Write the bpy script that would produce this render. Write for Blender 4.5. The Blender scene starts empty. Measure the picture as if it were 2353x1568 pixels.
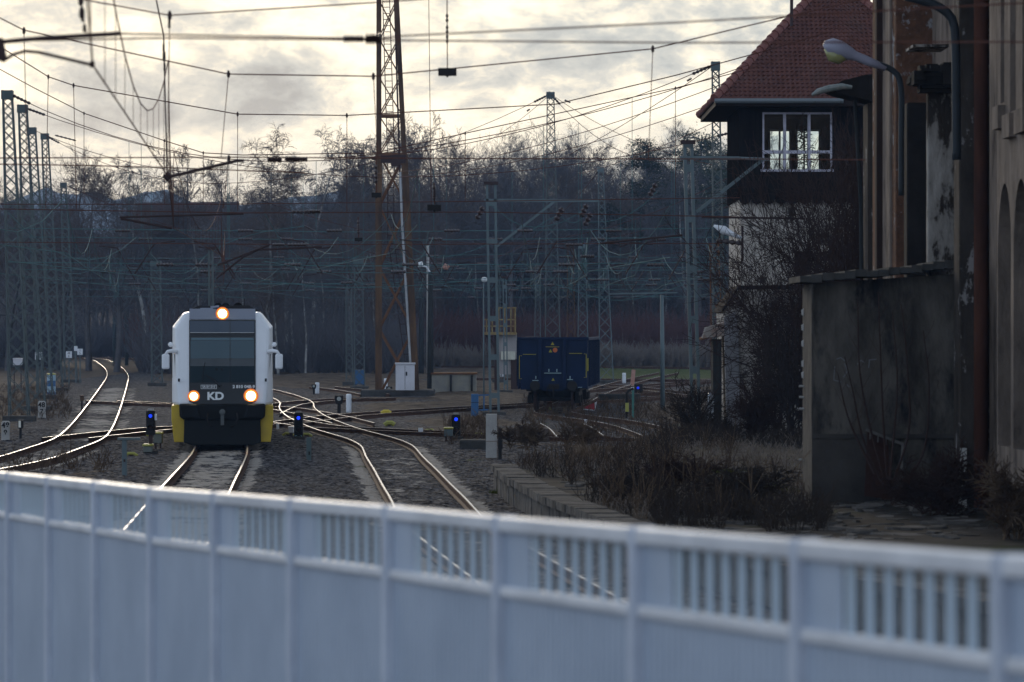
import bpy, math, random
import numpy as np
from mathutils import Vector, Matrix
R = math.radians
C = bpy.context.scene.collection
F, CX, CY, H = 9000.0, 1176.5, 753.0, 3.6      # focal length in survey pixels, optical axis, horizon, eye height
def P(x, y, Y):
    return Vector(((x-CX)/F*Y, Y, H-(y-CY)/F*Y))
def PX(x, Y): return (x-CX)/F*Y
def PZ(y, Y): return H-(y-CY)/F*Y
def GY(y, z=0.0): return (H-z)*F/(y-CY)         # distance of a ground point seen at row y

# ---------------------------------------------------------------- mesh builder
class MB:
    def __init__(s): s.v=[]; s.f=[]; s.m=[]; s.uv=None
    def add(s, vs, fs, mi=0):
        k=len(s.v); s.v.extend(tuple(v) for v in vs)
        s.f.extend(tuple(i+k for i in f) for f in fs); s.m.extend([mi]*len(fs)); return s
    def box(s, x0,x1,y0,y1,z0,z1, mi=0):
        vs=[(x0,y0,z0),(x1,y0,z0),(x1,y1,z0),(x0,y1,z0),(x0,y0,z1),(x1,y0,z1),(x1,y1,z1),(x0,y1,z1)]
        return s.add(vs,[(0,3,2,1),(4,5,6,7),(0,1,5,4),(1,2,6,5),(2,3,7,6),(3,0,4,7)],mi)
    def cbox(s, c, sx, sy, sz, mi=0):
        return s.box(c[0]-sx/2,c[0]+sx/2,c[1]-sy/2,c[1]+sy/2,c[2]-sz/2,c[2]+sz/2,mi)
    def bar(s, a, b, w, d=None, mi=0):
        """square bar from a to b"""
        a=Vector(a); b=Vector(b); d=d or w; t=(b-a)
        if t.length<1e-6: return s
        t.normalize(); up=Vector((0,1,0)) if abs(t.y)<0.9 else Vector((1,0,0))
        u=t.cross(up).normalized(); v=t.cross(u).normalized()
        vs=[]
        for p in (a,b):
            for q,r in ((-1,-1),(1,-1),(1,1),(-1,1)): vs.append(p+u*q*w/2+v*r*d/2)
        return s.add(vs,[(0,3,2,1),(4,5,6,7),(0,1,5,4),(1,2,6,5),(2,3,7,6),(3,0,4,7)],mi)
    def tube(s, pts, r, n=6, mi=0, cap=True):
        pts=[Vector(p) for p in pts]; rs=r if isinstance(r,(list,tuple)) else [r]*len(pts)
        vs=[]; fs=[]; N=len(pts)
        for i,p in enumerate(pts):
            t=(pts[min(i+1,N-1)]-pts[max(i-1,0)])
            if t.length<1e-9: t=Vector((0,0,1))
            t.normalize(); up=Vector((0,1,0)) if abs(t.y)<0.85 else Vector((0,0,1))
            u=t.cross(up).normalized(); v=t.cross(u).normalized()
            for k in range(n):
                a=2*math.pi*k/n; vs.append(p+(u*math.cos(a)+v*math.sin(a))*rs[i])
        for i in range(N-1):
            for k in range(n):
                a=i*n+k; b=i*n+(k+1)%n; fs.append((a,b,b+n,a+n))
        if cap: fs.append(tuple(range(n))); fs.append(tuple(reversed(range((N-1)*n,N*n))))
        return s.add(vs,fs,mi)
    def lathe(s, c, prof, n=14, axis='z', mi=0):
        """prof: list of (radius, offset along axis)"""
        c=Vector(c); vs=[]; fs=[]; N=len(prof)
        for r,h in prof:
            for k in range(n):
                a=2*math.pi*k/n; x=r*math.cos(a); y=r*math.sin(a)
                if axis=='z': vs.append(c+Vector((x,y,h)))
                elif axis=='y': vs.append(c+Vector((x,h,y)))
                else: vs.append(c+Vector((h,x,y)))
        for i in range(N-1):
            for k in range(n):
                a=i*n+k; b=i*n+(k+1)%n; fs.append((a,b,b+n,a+n))
        fs.append(tuple(range(n))); fs.append(tuple(reversed(range((N-1)*n,N*n))))
        return s.add(vs,fs,mi)
    def prism(s, poly, y0, y1, mi=0):
        """poly in (x,z), extruded along y"""
        n=len(poly); vs=[(x,y0,z) for x,z in poly]+[(x,y1,z) for x,z in poly]
        fs=[tuple(range(n)),tuple(reversed(range(n,2*n)))]+[(i,(i+1)%n,(i+1)%n+n,i+n) for i in range(n)]
        return s.add(vs,fs,mi)
    def slab(s, poly, z0, z1, mi=0):
        n=len(poly); vs=[(x,y,z0) for x,y in poly]+[(x,y,z1) for x,y in poly]
        fs=[tuple(range(n)),tuple(reversed(range(n,2*n)))]+[(i,(i+1)%n,(i+1)%n+n,i+n) for i in range(n)]
        return s.add(vs,fs,mi)
    def build(s, name, mats, parent=None, local=False, smooth=False, bevel=0, fixn=True):
        off=Vector((0,0,0))
        if parent is not None and not local:
            p=parent
            while p is not None: off+=p.location; p=p.parent
        me=bpy.data.meshes.new(name)
        me.from_pydata([tuple(Vector(v)-off) for v in s.v],[],s.f)
        if not isinstance(mats,(list,tuple)): mats=[mats]
        for m in mats: me.materials.append(m)
        if any(s.m): me.polygons.foreach_set('material_index', s.m)
        if fixn:
            import bmesh
            bm=bmesh.new(); bm.from_mesh(me); bmesh.ops.recalc_face_normals(bm, faces=bm.faces[:]); bm.to_mesh(me); bm.free()
        if smooth: me.polygons.foreach_set('use_smooth',[True]*len(me.polygons))
        o=bpy.data.objects.new(name, me); C.objects.link(o)
        if parent is not None: o.parent=parent
        if bevel:
            b=o.modifiers.new('bevel','BEVEL'); b.width=bevel; b.segments=2; b.limit_method='ANGLE'; b.angle_limit=R(40)
        return o
def np_mesh(name, V, Fc, mats, parent=None, smooth=False):
    me=bpy.data.meshes.new(name); V=np.asarray(V,dtype=np.float32); Fc=np.asarray(Fc,dtype=np.int32)
    k=Fc.shape[1]
    me.vertices.add(len(V)); me.vertices.foreach_set('co',V.ravel())
    me.loops.add(Fc.size); me.loops.foreach_set('vertex_index',Fc.ravel())
    me.polygons.add(len(Fc)); me.polygons.foreach_set('loop_start',np.arange(0,Fc.size,k,dtype=np.int32))
    try: me.polygons.foreach_set('loop_total',np.full(len(Fc),k,dtype=np.int32))
    except Exception: pass
    if smooth: me.polygons.foreach_set('use_smooth',np.ones(len(Fc),dtype=bool))
    me.update(calc_edges=True); me.validate()
    for m in (mats if isinstance(mats,(list,tuple)) else [mats]): me.materials.append(m)
    o=bpy.data.objects.new(name,me); C.objects.link(o)
    if parent is not None: o.parent=parent
    return o
def tag(o, label=None, cat=None, group=None, kind=None):
    if label: o['label']=label
    if cat: o['category']=cat
    if group: o['group']=group
    if kind: o['kind']=kind
    return o
def thing(name, label, cat, loc=(0,0,0), group=None, rz=0.0):
    o=bpy.data.objects.new(name,None); C.objects.link(o); o.empty_display_size=0.3
    o.location=loc; o.rotation_euler=(0,0,rz)
    return tag(o,label,cat,group)
def copy_tree(o, parent=None):
    c=o.copy(); C.objects.link(c); c.parent=parent
    for ch in [x for x in bpy.data.objects if x.parent==o]: copy_tree(ch,c)
    return c

# ---------------------------------------------------------------- materials
def mat(name, col, rough=0.8, metal=0.0, col2=None, scale=4.0, bump=0.0, bscale=None, contrast=(0.35,0.65), detail=6, stretch=None, spec=None, col3=None, s3=0.7, c3=(0.55,0.65)):
    m=bpy.data.materials.new(name); m.use_nodes=True; nt=m.node_tree; N=nt.nodes; L=nt.links
    b=N['Principled BSDF']; b.inputs['Roughness'].default_value=rough; b.inputs['Metallic'].default_value=metal
    b.inputs['Base Color'].default_value=(*col,1)
    if spec is None and rough>=.75: spec=0.03
    elif spec is None and max(col)<0.07 and rough>=.4: spec=0.12
    if spec is not None: b.inputs['Specular IOR Level'].default_value=spec
    if col2 or bump or col3:
        tc=N.new('ShaderNodeTexCoord'); mp=N.new('ShaderNodeMapping'); L.new(tc.outputs['Object'],mp.inputs[0])
        if stretch: mp.inputs['Scale'].default_value=stretch
    if col2:
        n=N.new('ShaderNodeTexNoise'); n.inputs['Scale'].default_value=scale; n.inputs['Detail'].default_value=detail; n.inputs['Roughness'].default_value=0.65
        L.new(mp.outputs[0],n.inputs['Vector'])
        r=N.new('ShaderNodeValToRGB'); r.color_ramp.elements[0].position=contrast[0]; r.color_ramp.elements[1].position=contrast[1]
        r.color_ramp.elements[0].color=(*col,1); r.color_ramp.elements[1].color=(*col2,1)
        L.new(n.outputs['Fac'],r.inputs[0]); out=r.outputs[0]
        if col3:
            n3=N.new('ShaderNodeTexNoise'); n3.inputs['Scale'].default_value=s3; n3.inputs['Detail'].default_value=9; n3.inputs['Roughness'].default_value=0.7
            L.new(mp.outputs[0],n3.inputs['Vector'])
            r3=N.new('ShaderNodeValToRGB'); r3.color_ramp.elements[0].position=c3[0]; r3.color_ramp.elements[1].position=c3[1]
            L.new(n3.outputs['Fac'],r3.inputs[0])
            mx=N.new('ShaderNodeMixRGB'); L.new(r3.outputs[0],mx.inputs[0]); L.new(out,mx.inputs[1]); mx.inputs[2].default_value=(*col3,1); out=mx.outputs[0]
        L.new(out,b.inputs['Base Color'])
    if bump:
        n2=N.new('ShaderNodeTexNoise'); n2.inputs['Scale'].default_value=bscale or scale*3; n2.inputs['Detail'].default_value=6
        L.new(mp.outputs[0],n2.inputs['Vector'])
        bp=N.new('ShaderNodeBump'); bp.inputs['Strength'].default_value=bump; bp.inputs['Distance'].default_value=0.05
        L.new(n2.outputs['Fac'],bp.inputs['Height']); L.new(bp.outputs[0],b.inputs['Normal'])
    return m
def emis(name, col, s):
    m=bpy.data.materials.new(name); m.use_nodes=True; b=m.node_tree.nodes['Principled BSDF']
    b.inputs['Base Color'].default_value=(*[min(c,1) for c in col],1)
    b.inputs['Emission Color'].default_value=(*col,1); b.inputs['Emission Strength'].default_value=s; return m
def glassmat(name, tint=(0.8,0.9,0.95), alpha=0.75):
    m=bpy.data.materials.new(name); m.use_nodes=True; nt=m.node_tree; N=nt.nodes; L=nt.links
    N.remove(N['Principled BSDF']); out=N['Material Output']
    t=N.new('ShaderNodeBsdfTransparent'); t.inputs[0].default_value=(*tint,1)
    g=N.new('ShaderNodeBsdfGlossy'); g.inputs['Roughness'].default_value=0.04; g.inputs[0].default_value=(0.9,0.95,1,1)
    mx=N.new('ShaderNodeMixShader'); fr=N.new('ShaderNodeFresnel'); fr.inputs[0].default_value=1.32
    ad=N.new('ShaderNodeMath'); ad.operation='ADD'; ad.inputs[1].default_value=1-alpha; ad.use_clamp=True
    L.new(fr.outputs[0],ad.inputs[0]); L.new(ad.outputs[0],mx.inputs[0]); L.new(t.outputs[0],mx.inputs[1]); L.new(g.outputs[0],mx.inputs[2]); L.new(mx.outputs[0],out.inputs[0])
    return m
M=dict(
 rust=mat('rusty_steel',(0.10,0.045,0.025),0.85,0,(0.20,0.10,0.05),3,0.3,contrast=(.3,.7),stretch=(1,1,.25)),
 orust=mat('orange_rust',(0.155,0.088,0.048),0.85,0,(0.055,0.036,0.027),2.0,0.3,stretch=(1,1,.2)),
 railside=mat('rail_side_rust',(0.055,0.030,0.022),0.8,0,(0.11,0.06,0.04),6,0.2),
 railhead=mat('polished_rail_head',(0.26,0.26,0.265),0.34,1.0),
 green=mat('grey_green_paint',(0.085,0.108,0.108),0.65,0,(0.055,0.064,0.062),1.6,0,contrast=(.4,.75),stretch=(1,1,.3),col3=(0.16,0.09,0.05),s3=1.2,c3=(.6,.7)),
 green2=mat('pale_green_paint',(0.11,0.15,0.16),0.6,0,(0.07,0.09,0.09),1.6,contrast=(.4,.75),stretch=(1,1,.3)),
 dark=mat('dark_metal',(0.02,0.018,0.018),0.6),
 iron=mat('brown_iron_fitting',(0.05,0.03,0.028),0.6),
 insul=mat('brown_porcelain',(0.035,0.016,0.013),0.35),
 wire=mat('bronze_wire',(0.11,0.05,0.038),0.8,0),
 wireg=mat('verdigris_wire',(0.09,0.17,0.17),0.8,0),
 wirep=mat('pale_wire',(0.14,0.18,0.17),0.85,0),
 conc=mat('weathered_concrete',(0.09,0.083,0.077),0.95,0,(0.17,0.155,0.14),1.5,0.5,8,col3=(.05,.048,.045),s3=.9,c3=(.55,.75)),
 concd=mat('dark_concrete',(0.045,0.045,0.043),0.95,0,(0.085,0.08,0.075),1.4,0.6,9),
 concp=mat('pale_concrete',(0.45,0.43,0.40),0.9,0,(0.33,0.31,0.29),2.5,0.3),
 white=mat('white_enamel',(0.75,0.76,0.78),0.4,0,(0.62,0.63,0.66),2,0,contrast=(.45,.8)),
 cab=mat('grey_white_cabinet_paint',(0.62,0.60,0.63),0.5,0,(0.52,0.50,0.52),1.5,contrast=(.4,.8)),
 blue=mat('blue_cabinet_paint',(0.015,0.10,0.25),0.5,0,(0.03,0.10,0.22),3),
 yellow=mat('yellow_paint',(0.62,0.45,0.03),0.5),
 lime=mat('lime_marker_paint',(0.34,0.32,0.05),0.5),
 red=mat('red_paint',(0.35,0.02,0.03),0.6),
 salmon=mat('faded_red_board',(0.42,0.20,0.15),0.8,0,(.5,.3,.24),4),
 wood=mat('dark_tarred_wood',(0.025,0.028,0.028),0.9,0,(0.05,0.05,0.05),3,stretch=(3,3,.3)),
 bulbw=mat('pale_lamp_glass',(0.7,0.72,0.72),0.2),
)
EXPO=0.38; BACKSKY=(0.58,0.72,0.92); ZENSKY=(.19,.23,.30); HAZE=0.00018
# ================================================================ camera, light, sky, air
sc=bpy.context.scene
cam=bpy.data.objects.new('camera',bpy.data.cameras.new('camera')); C.objects.link(cam); sc.camera=cam
cam.location=(0,0,H); cam.rotation_euler=(R(90),0,0)
cam.data.sensor_width=36; cam.data.lens=36*F/2353; cam.data.shift_y=-(784.25-CY)/2353
cam.data.clip_end=9000; cam.data.clip_start=0.5
cam.data.dof.use_dof=True; cam.data.dof.focus_distance=135; cam.data.dof.aperture_fstop=3.4; cam.data.dof.aperture_blades=9
sc.view_settings.view_transform='Standard'; sc.view_settings.look='None'; sc.view_settings.exposure=EXPO; sc.view_settings.gamma=1
sc.cycles.max_bounces=5; sc.cycles.volume_bounces=0; sc.cycles.transparent_max_bounces=12; sc.cycles.caustics_reflective=False; sc.cycles.caustics_refractive=False
sc.cycles.use_denoising=True
SUN_EL, SUN_AZ = R(11), R(-9)                 # behind the clouds, a little to the left of the view
w=bpy.data.worlds.new("World"); sc.world=w; w.use_nodes=True; nt=w.node_tree; N=nt.nodes; L=nt.links
bg=N['Background']; out=N['World Output']
sky=N.new('ShaderNodeTexSky'); sky.sky_type='NISHITA'; sky.sun_disc=False; sky.sun_elevation=SUN_EL; sky.sun_rotation=SUN_AZ
sky.air_density=1.2; sky.dust_density=2.0
L.new(sky.outputs[0],bg.inputs[0]); bg.inputs[1].default_value=0.05
tc=N.new('ShaderNodeTexCoord')
def vmap(scale,loc=(0,0,0),rot=(0,0,0)):
    m=N.new('ShaderNodeMapping'); m.inputs['Scale'].default_value=scale; m.inputs['Location'].default_value=loc; m.inputs['Rotation'].default_value=rot
    L.new(tc.outputs['Generated'],m.inputs[0]); return m.outputs[0]
def noise(v,s,d=8,rg=0.55,dist=0.0):
    n=N.new('ShaderNodeTexNoise'); n.inputs['Scale'].default_value=s; n.inputs['Detail'].default_value=d; n.inputs['Roughness'].default_value=rg; n.inputs['Distortion'].default_value=dist
    L.new(v,n.inputs['Vector']); return n.outputs['Fac']
def ramp(fac,els):
    r=N.new('ShaderNodeValToRGB'); e=r.color_ramp.elements
    e[0].position=els[0][0]; e[0].color=(*els[0][1],1); e[1].position=els[-1][0]; e[1].color=(*els[-1][1],1)
    for p,c in els[1:-1]:
        k=e.new(p); k.color=(*c,1)
    L.new(fac,r.inputs[0]); return r.outputs[0]
def math2(op,a,b):
    m=N.new('ShaderNodeMath'); m.operation=op
    for i,q in enumerate((a,b)):
        if q is None: continue
        if isinstance(q,(int,float)): m.inputs[i].default_value=q
        else: L.new(q,m.inputs[i])
    return m.outputs[0]
sep=N.new('ShaderNodeSeparateXYZ'); L.new(tc.outputs['Generated'],sep.inputs[0])
big=noise(vmap((15,1,34),(3.3,0,1.7),(0,R(-10),0)),1.3,9,0.62,0.25)
fine=noise(vmap((44,1,84),(7.1,0,.4),(0,R(-16),0)),1.3,8,0.62,0.3)
mixf=math2('ADD',math2('MULTIPLY',big,0.62),math2('MULTIPLY',fine,0.38))
# a brighter band of cloud some degrees up, on the side where the sun stands
band=N.new('ShaderNodeMapRange'); L.new(sep.outputs[2],band.inputs[0]); band.inputs[1].default_value=0.034; band.inputs[2].default_value=0.062; band.inputs[3].default_value=-0.02; band.inputs[4].default_value=0.018
left=N.new('ShaderNodeMapRange'); L.new(sep.outputs[0],left.inputs[0]); left.inputs[1].default_value=-0.13; left.inputs[2].default_value=0.13; left.inputs[3].default_value=0.03; left.inputs[4].default_value=-0.02
f1=math2('ADD',math2('ADD',mixf,band.outputs[0]),left.outputs[0])
ccol=ramp(f1,[(0.38,(0.24,0.30,0.35)),(0.445,(0.37,0.43,0.46)),(0.49,(0.50,0.535,0.53)),(0.53,(0.74,0.72,0.63)),(0.59,(1.02,0.94,0.78))])
# veiled lower sky: pale and even
low=N.new('ShaderNodeMapRange'); low.interpolation_type='SMOOTHSTEP'; L.new(sep.outputs[2],low.inputs[0]); low.inputs[1].default_value=0.028; low.inputs[2].default_value=0.060
mlow=N.new('ShaderNodeMixRGB'); L.new(math2('ADD',math2('MULTIPLY',low.outputs[0],0.75),0.25),mlow.inputs[0]); mlow.inputs[1].default_value=(0.54,0.57,0.55,1); L.new(ccol,mlow.inputs[2])
# behind the camera the sky is bluer, raised to light near faces; zenith dimmer
front=N.new('ShaderNodeMapRange'); front.interpolation_type='SMOOTHSTEP'; L.new(sep.outputs[1],front.inputs[0]); front.inputs[1].default_value=0.2; front.inputs[2].default_value=0.96
zen=N.new('ShaderNodeMapRange'); zen.interpolation_type='SMOOTHSTEP'; L.new(sep.outputs[2],zen.inputs[0]); zen.inputs[1].default_value=0.1; zen.inputs[2].default_value=0.45; zen.inputs[3].default_value=1; zen.inputs[4].default_value=0
fz=math2('MULTIPLY',front.outputs[0],zen.outputs[0])
zb=N.new('ShaderNodeMapRange'); zb.interpolation_type='SMOOTHSTEP'; L.new(sep.outputs[2],zb.inputs[0]); zb.inputs[1].default_value=0.25; zb.inputs[2].default_value=0.8
mz=N.new('ShaderNodeMixRGB'); L.new(zb.outputs[0],mz.inputs[0]); mz.inputs[1].default_value=(*BACKSKY,1); mz.inputs[2].default_value=(*ZENSKY,1)
mb=N.new('ShaderNodeMixRGB'); L.new(fz,mb.inputs[0]); L.new(mz.outputs[0],mb.inputs[1]); L.new(mlow.outputs[0],mb.inputs[2])
bg2=N.new('ShaderNodeBackground'); L.new(mb.outputs[0],bg2.inputs[0]); bg2.inputs[1].default_value=1.0
mx=N.new('ShaderNodeMixShader'); mx.inputs[0].default_value=0.94; L.new(bg.outputs[0],mx.inputs[1]); L.new(bg2.outputs[0],mx.inputs[2]); L.new(mx.outputs[0],out.inputs[0])
sl=bpy.data.lights.new('sun','SUN'); so=bpy.data.objects.new('sun',sl); C.objects.link(so)
sl.energy=0.75; sl.angle=R(11); sl.color=(1,0.86,0.68)
d=Vector((math.sin(SUN_AZ)*math.cos(SUN_EL),math.cos(SUN_AZ)*math.cos(SUN_EL),math.sin(SUN_EL)))
so.rotation_euler=(-d).to_track_quat('-Z','Y').to_euler()
# haze
hz=MB().box(-345,345,-30,870,-1.3,35.5).build('haze',bpy.data.materials.new('haze_air')); tag(hz,kind='stuff')
hm=hz.data.materials[0]; hm.use_nodes=True; hn=hm.node_tree; hn.nodes.clear()
pv=hn.nodes.new('ShaderNodeVolumePrincipled'); pv.inputs['Color'].default_value=(0.42,0.64,1,1); pv.inputs['Density'].default_value=HAZE; pv.inputs['Anisotropy'].default_value=0.0
oo=hn.nodes.new('ShaderNodeOutputMaterial'); hn.links.new(pv.outputs[0],oo.inputs['Volume'])
# ================================================================ ground and tracks
RT=0.17                                              # height of the rail tops
def gp(x,y,z=RT):
    Y=GY(y,z); return (PX(x,Y),Y)
def catmull(pts,step=1.0):
    pts=[np.array(p,float) for p in pts]; out=[]
    n=len(pts)
    for i in range(n-1):
        p0=pts[max(i-1,0)]; p1=pts[i]; p2=pts[i+1]; p3=pts[min(i+2,n-1)]
        if i==0: p0=2*p1-p2
        if i==n-2: p3=2*p2-p1
        # centripetal
        t=[0]
        for a,b in ((p0,p1),(p1,p2),(p2,p3)): t.append(t[-1]+max(np.linalg.norm(b-a)**0.5,1e-4))
        k=max(2,int(np.linalg.norm(p2-p1)/step))
        for j in range(k):
            u=t[1]+(t[2]-t[1])*j/k
            A1=(t[1]-u)/(t[1]-t[0])*p0+(u-t[0])/(t[1]-t[0])*p1
            A2=(t[2]-u)/(t[2]-t[1])*p1+(u-t[1])/(t[2]-t[1])*p2
            A3=(t[3]-u)/(t[3]-t[2])*p2+(u-t[2])/(t[3]-t[2])*p3
            B1=(t[2]-u)/(t[2]-t[0])*A1+(u-t[0])/(t[2]-t[0])*A2
            B2=(t[3]-u)/(t[3]-t[1])*A2+(u-t[1])/(t[3]-t[1])*A3
            out.append((t[2]-u)/(t[2]-t[1])*B1+(u-t[1])/(t[2]-t[1])*B2)
    out.append(pts[-1]); return np.array(out)
# centre lines, as (image column, image row) read off the rails, or world metres after 'w'
T1=[(-1.2,0),(-4.2,40),(-5.48,60.3),(-6.74,83.4),(-7.98,106.8),(-8.5,114.5),(-10.15,138),(-12.6,170),(-16.5,215),(-21,260)]
def from_right_rail(world_first, img, world_last=()):
    """centre line from the right hand rail read off the picture"""
    p=np.array(list(world_first)+[gp(*q) for q in img]+list(world_last)); c=catmull(p,1.5)
    k=np.exp(-np.linspace(-2,2,9)**2); k/=k.sum(); cp=np.concatenate([np.repeat(c[:1],4,0),c,np.repeat(c[-1:],4,0)])
    c=np.stack([np.convolve(cp[:,i],k,'valid') for i in (0,1)],1)
    t=np.gradient(c,axis=0); t/=np.linalg.norm(t,axis=1)[:,None]; n=np.stack([t[:,1],-t[:,0]],1)
    return [tuple(v) for v in (c-n*0.7525)[::2]]
T2=from_right_rail([(6.6,10),(4.2,24),(2.5,38),(1.47,48.5),(.42,59.5)],[(1119,1197),(1072,1147),(1041,1118),(1003,1079),(967,1045),(948,1022.5),(918,1010),(880,999),(844,991),(798,976),(772,966),(750,957),(723,938),(718,924),(688,911),(633,896),(570,884)])
T0=from_right_rail([(-20,50),(-16.5,68),(-13.6,84)],[(0,1077.5),(110,1055.5),(183,1030),(234,1009.7),(256,986),(271,953),(282,920),(293,880),(295,865),(286,850),(264,835.7),(242,826.5),(200,821)])
CR1=[gp(150,1006),gp(215,999),gp(300,990),gp(394,982),gp(520,976),gp(631,972),gp(722,962.5),gp(801,953),gp(900,946),gp(1050,937),gp(1206,928),gp(1330,921),gp(1480,914),gp(1700,905)]
CR2=[gp(232,920),gp(310,924),gp(390,927),gp(520,931),gp(629,936),gp(700,946),gp(760,958),gp(812,972)]
CR3=[gp(640,962),gp(690,972),gp(760,981),gp(850,985),gp(960,990),gp(1116,996),gp(1262,1001),gp(1420,1008)]
CR4=[gp(600,950),gp(662,928),gp(721,921),gp(779,917),gp(880,914)]
TW=[gp(1560,1012),gp(1500,990),gp(1452,976),gp(1395,965.5),gp(1330,957),gp(1285,950.5),(1.67,161),(2.55,176),(4.2,205),(7.5,250),(12,300)]
FT=[[gp(1373,883),gp(1450,890),gp(1530,899),gp(1640,910)],[gp(1373,898),gp(1460,889),gp(1560,880),gp(1680,872)],[gp(1020,841.5),gp(1180,842),gp(1373,842.5),gp(1575,845),gp(1760,848)],
    [gp(1000,868),gp(1190,870),gp(1373,871),gp(1480,872),gp(1700,874)],[gp(1400,905),gp(1500,902),gp(1700,896)],[gp(740,889),gp(800,895),gp(862,906)],[gp(190,821),gp(260,822.5),gp(330,824),gp(420,825)],
    [gp(1290,973),gp(1312,984),gp(1334,1003)]]
tracks=[('T1',T1,'straight railway track the railcar stands on'),('T2',T2,'track swinging past the railcar down to the fence, rails widest apart'),
 ('T0',T0,'curved track along the lattice masts on the far left'),('C1',CR1,'track crossing from the curved line under the railcar to the wagon yard'),
 ('C2',CR2,'crossover track meeting the curved line beside the railcar lamps'),('C3',CR3,'nearly level track ending behind the pale concrete pillar'),
 ('C4',CR4,'short siding curving away behind the white ribbed tube'),('TW',TW,'track under the blue wagon curving toward the dead weeds'),
 ('F0',FT[0],'far track fanning out beside the wagon toward the annex'),('F1',FT[1],'far track crossing behind the blue wagon'),
 ('F2',FT[2],'farthest yard track, a bright line above the green strip'),('F3',FT[3],'far track along the lower edge of the green strip'),
 ('F4',FT[4],'far dark track near the salmon board'),('F5',FT[5],'short far track left of the tower base'),('F6',FT[6],'far track crossing at the end of the curved line'),
 ('F7',FT[7],'narrow looking track stub below the blue wagon')]
LINES={}
def rail_mesh(line,side,zt=RT):
    t=np.gradient(line,axis=0); t/=np.linalg.norm(t,axis=1)[:,None]+1e-9
    n=np.stack([t[:,1],-t[:,0]],1); c=line+n*side*0.7525
    prof=[(-.07,0),(-.07,.02),(-.012,.045),(-.012,.125),(-.036,.135),(-.036,.165),(-.020,.17),(.020,.17),(.036,.165),(.036,.135),(.012,.125),(.012,.045),(.07,.02),(.07,0)]
    m=MB(); K=len(prof); N=len(line)
    vs=[]; fs=[]; mi=[]
    for i in range(N):
        for o,h in prof: vs.append((c[i,0]+n[i,0]*o,c[i,1]+n[i,1]*o,h+zt-.17))
    for i in range(N-1):
        for k in range(K-1):
            fs.append((i*K+k,i*K+k+1,(i+1)*K+k+1,(i+1)*K+k)); mi.append(1 if k==6 else 0)
    m.v=vs; m.f=fs; m.m=mi
    return m
for key,pts,label in tracks:
    Lc=catmull(pts,1.2); LINES[key]=Lc
    t=thing('railway_track',label,'railway track',(float(Lc[len(Lc)//2,0]),float(Lc[len(Lc)//2,1]),0),'tracks through the station throat')
    for s in (-1,1):
        rail_mesh(Lc,s,RT-(0.004*(hash(key)%1) )-(0.003 if key in('C1','C4') else 0.006 if key in ('C2','C3') else 0)).build('rail',[M['railside'],M['railhead']],t,fixn=False)
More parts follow.
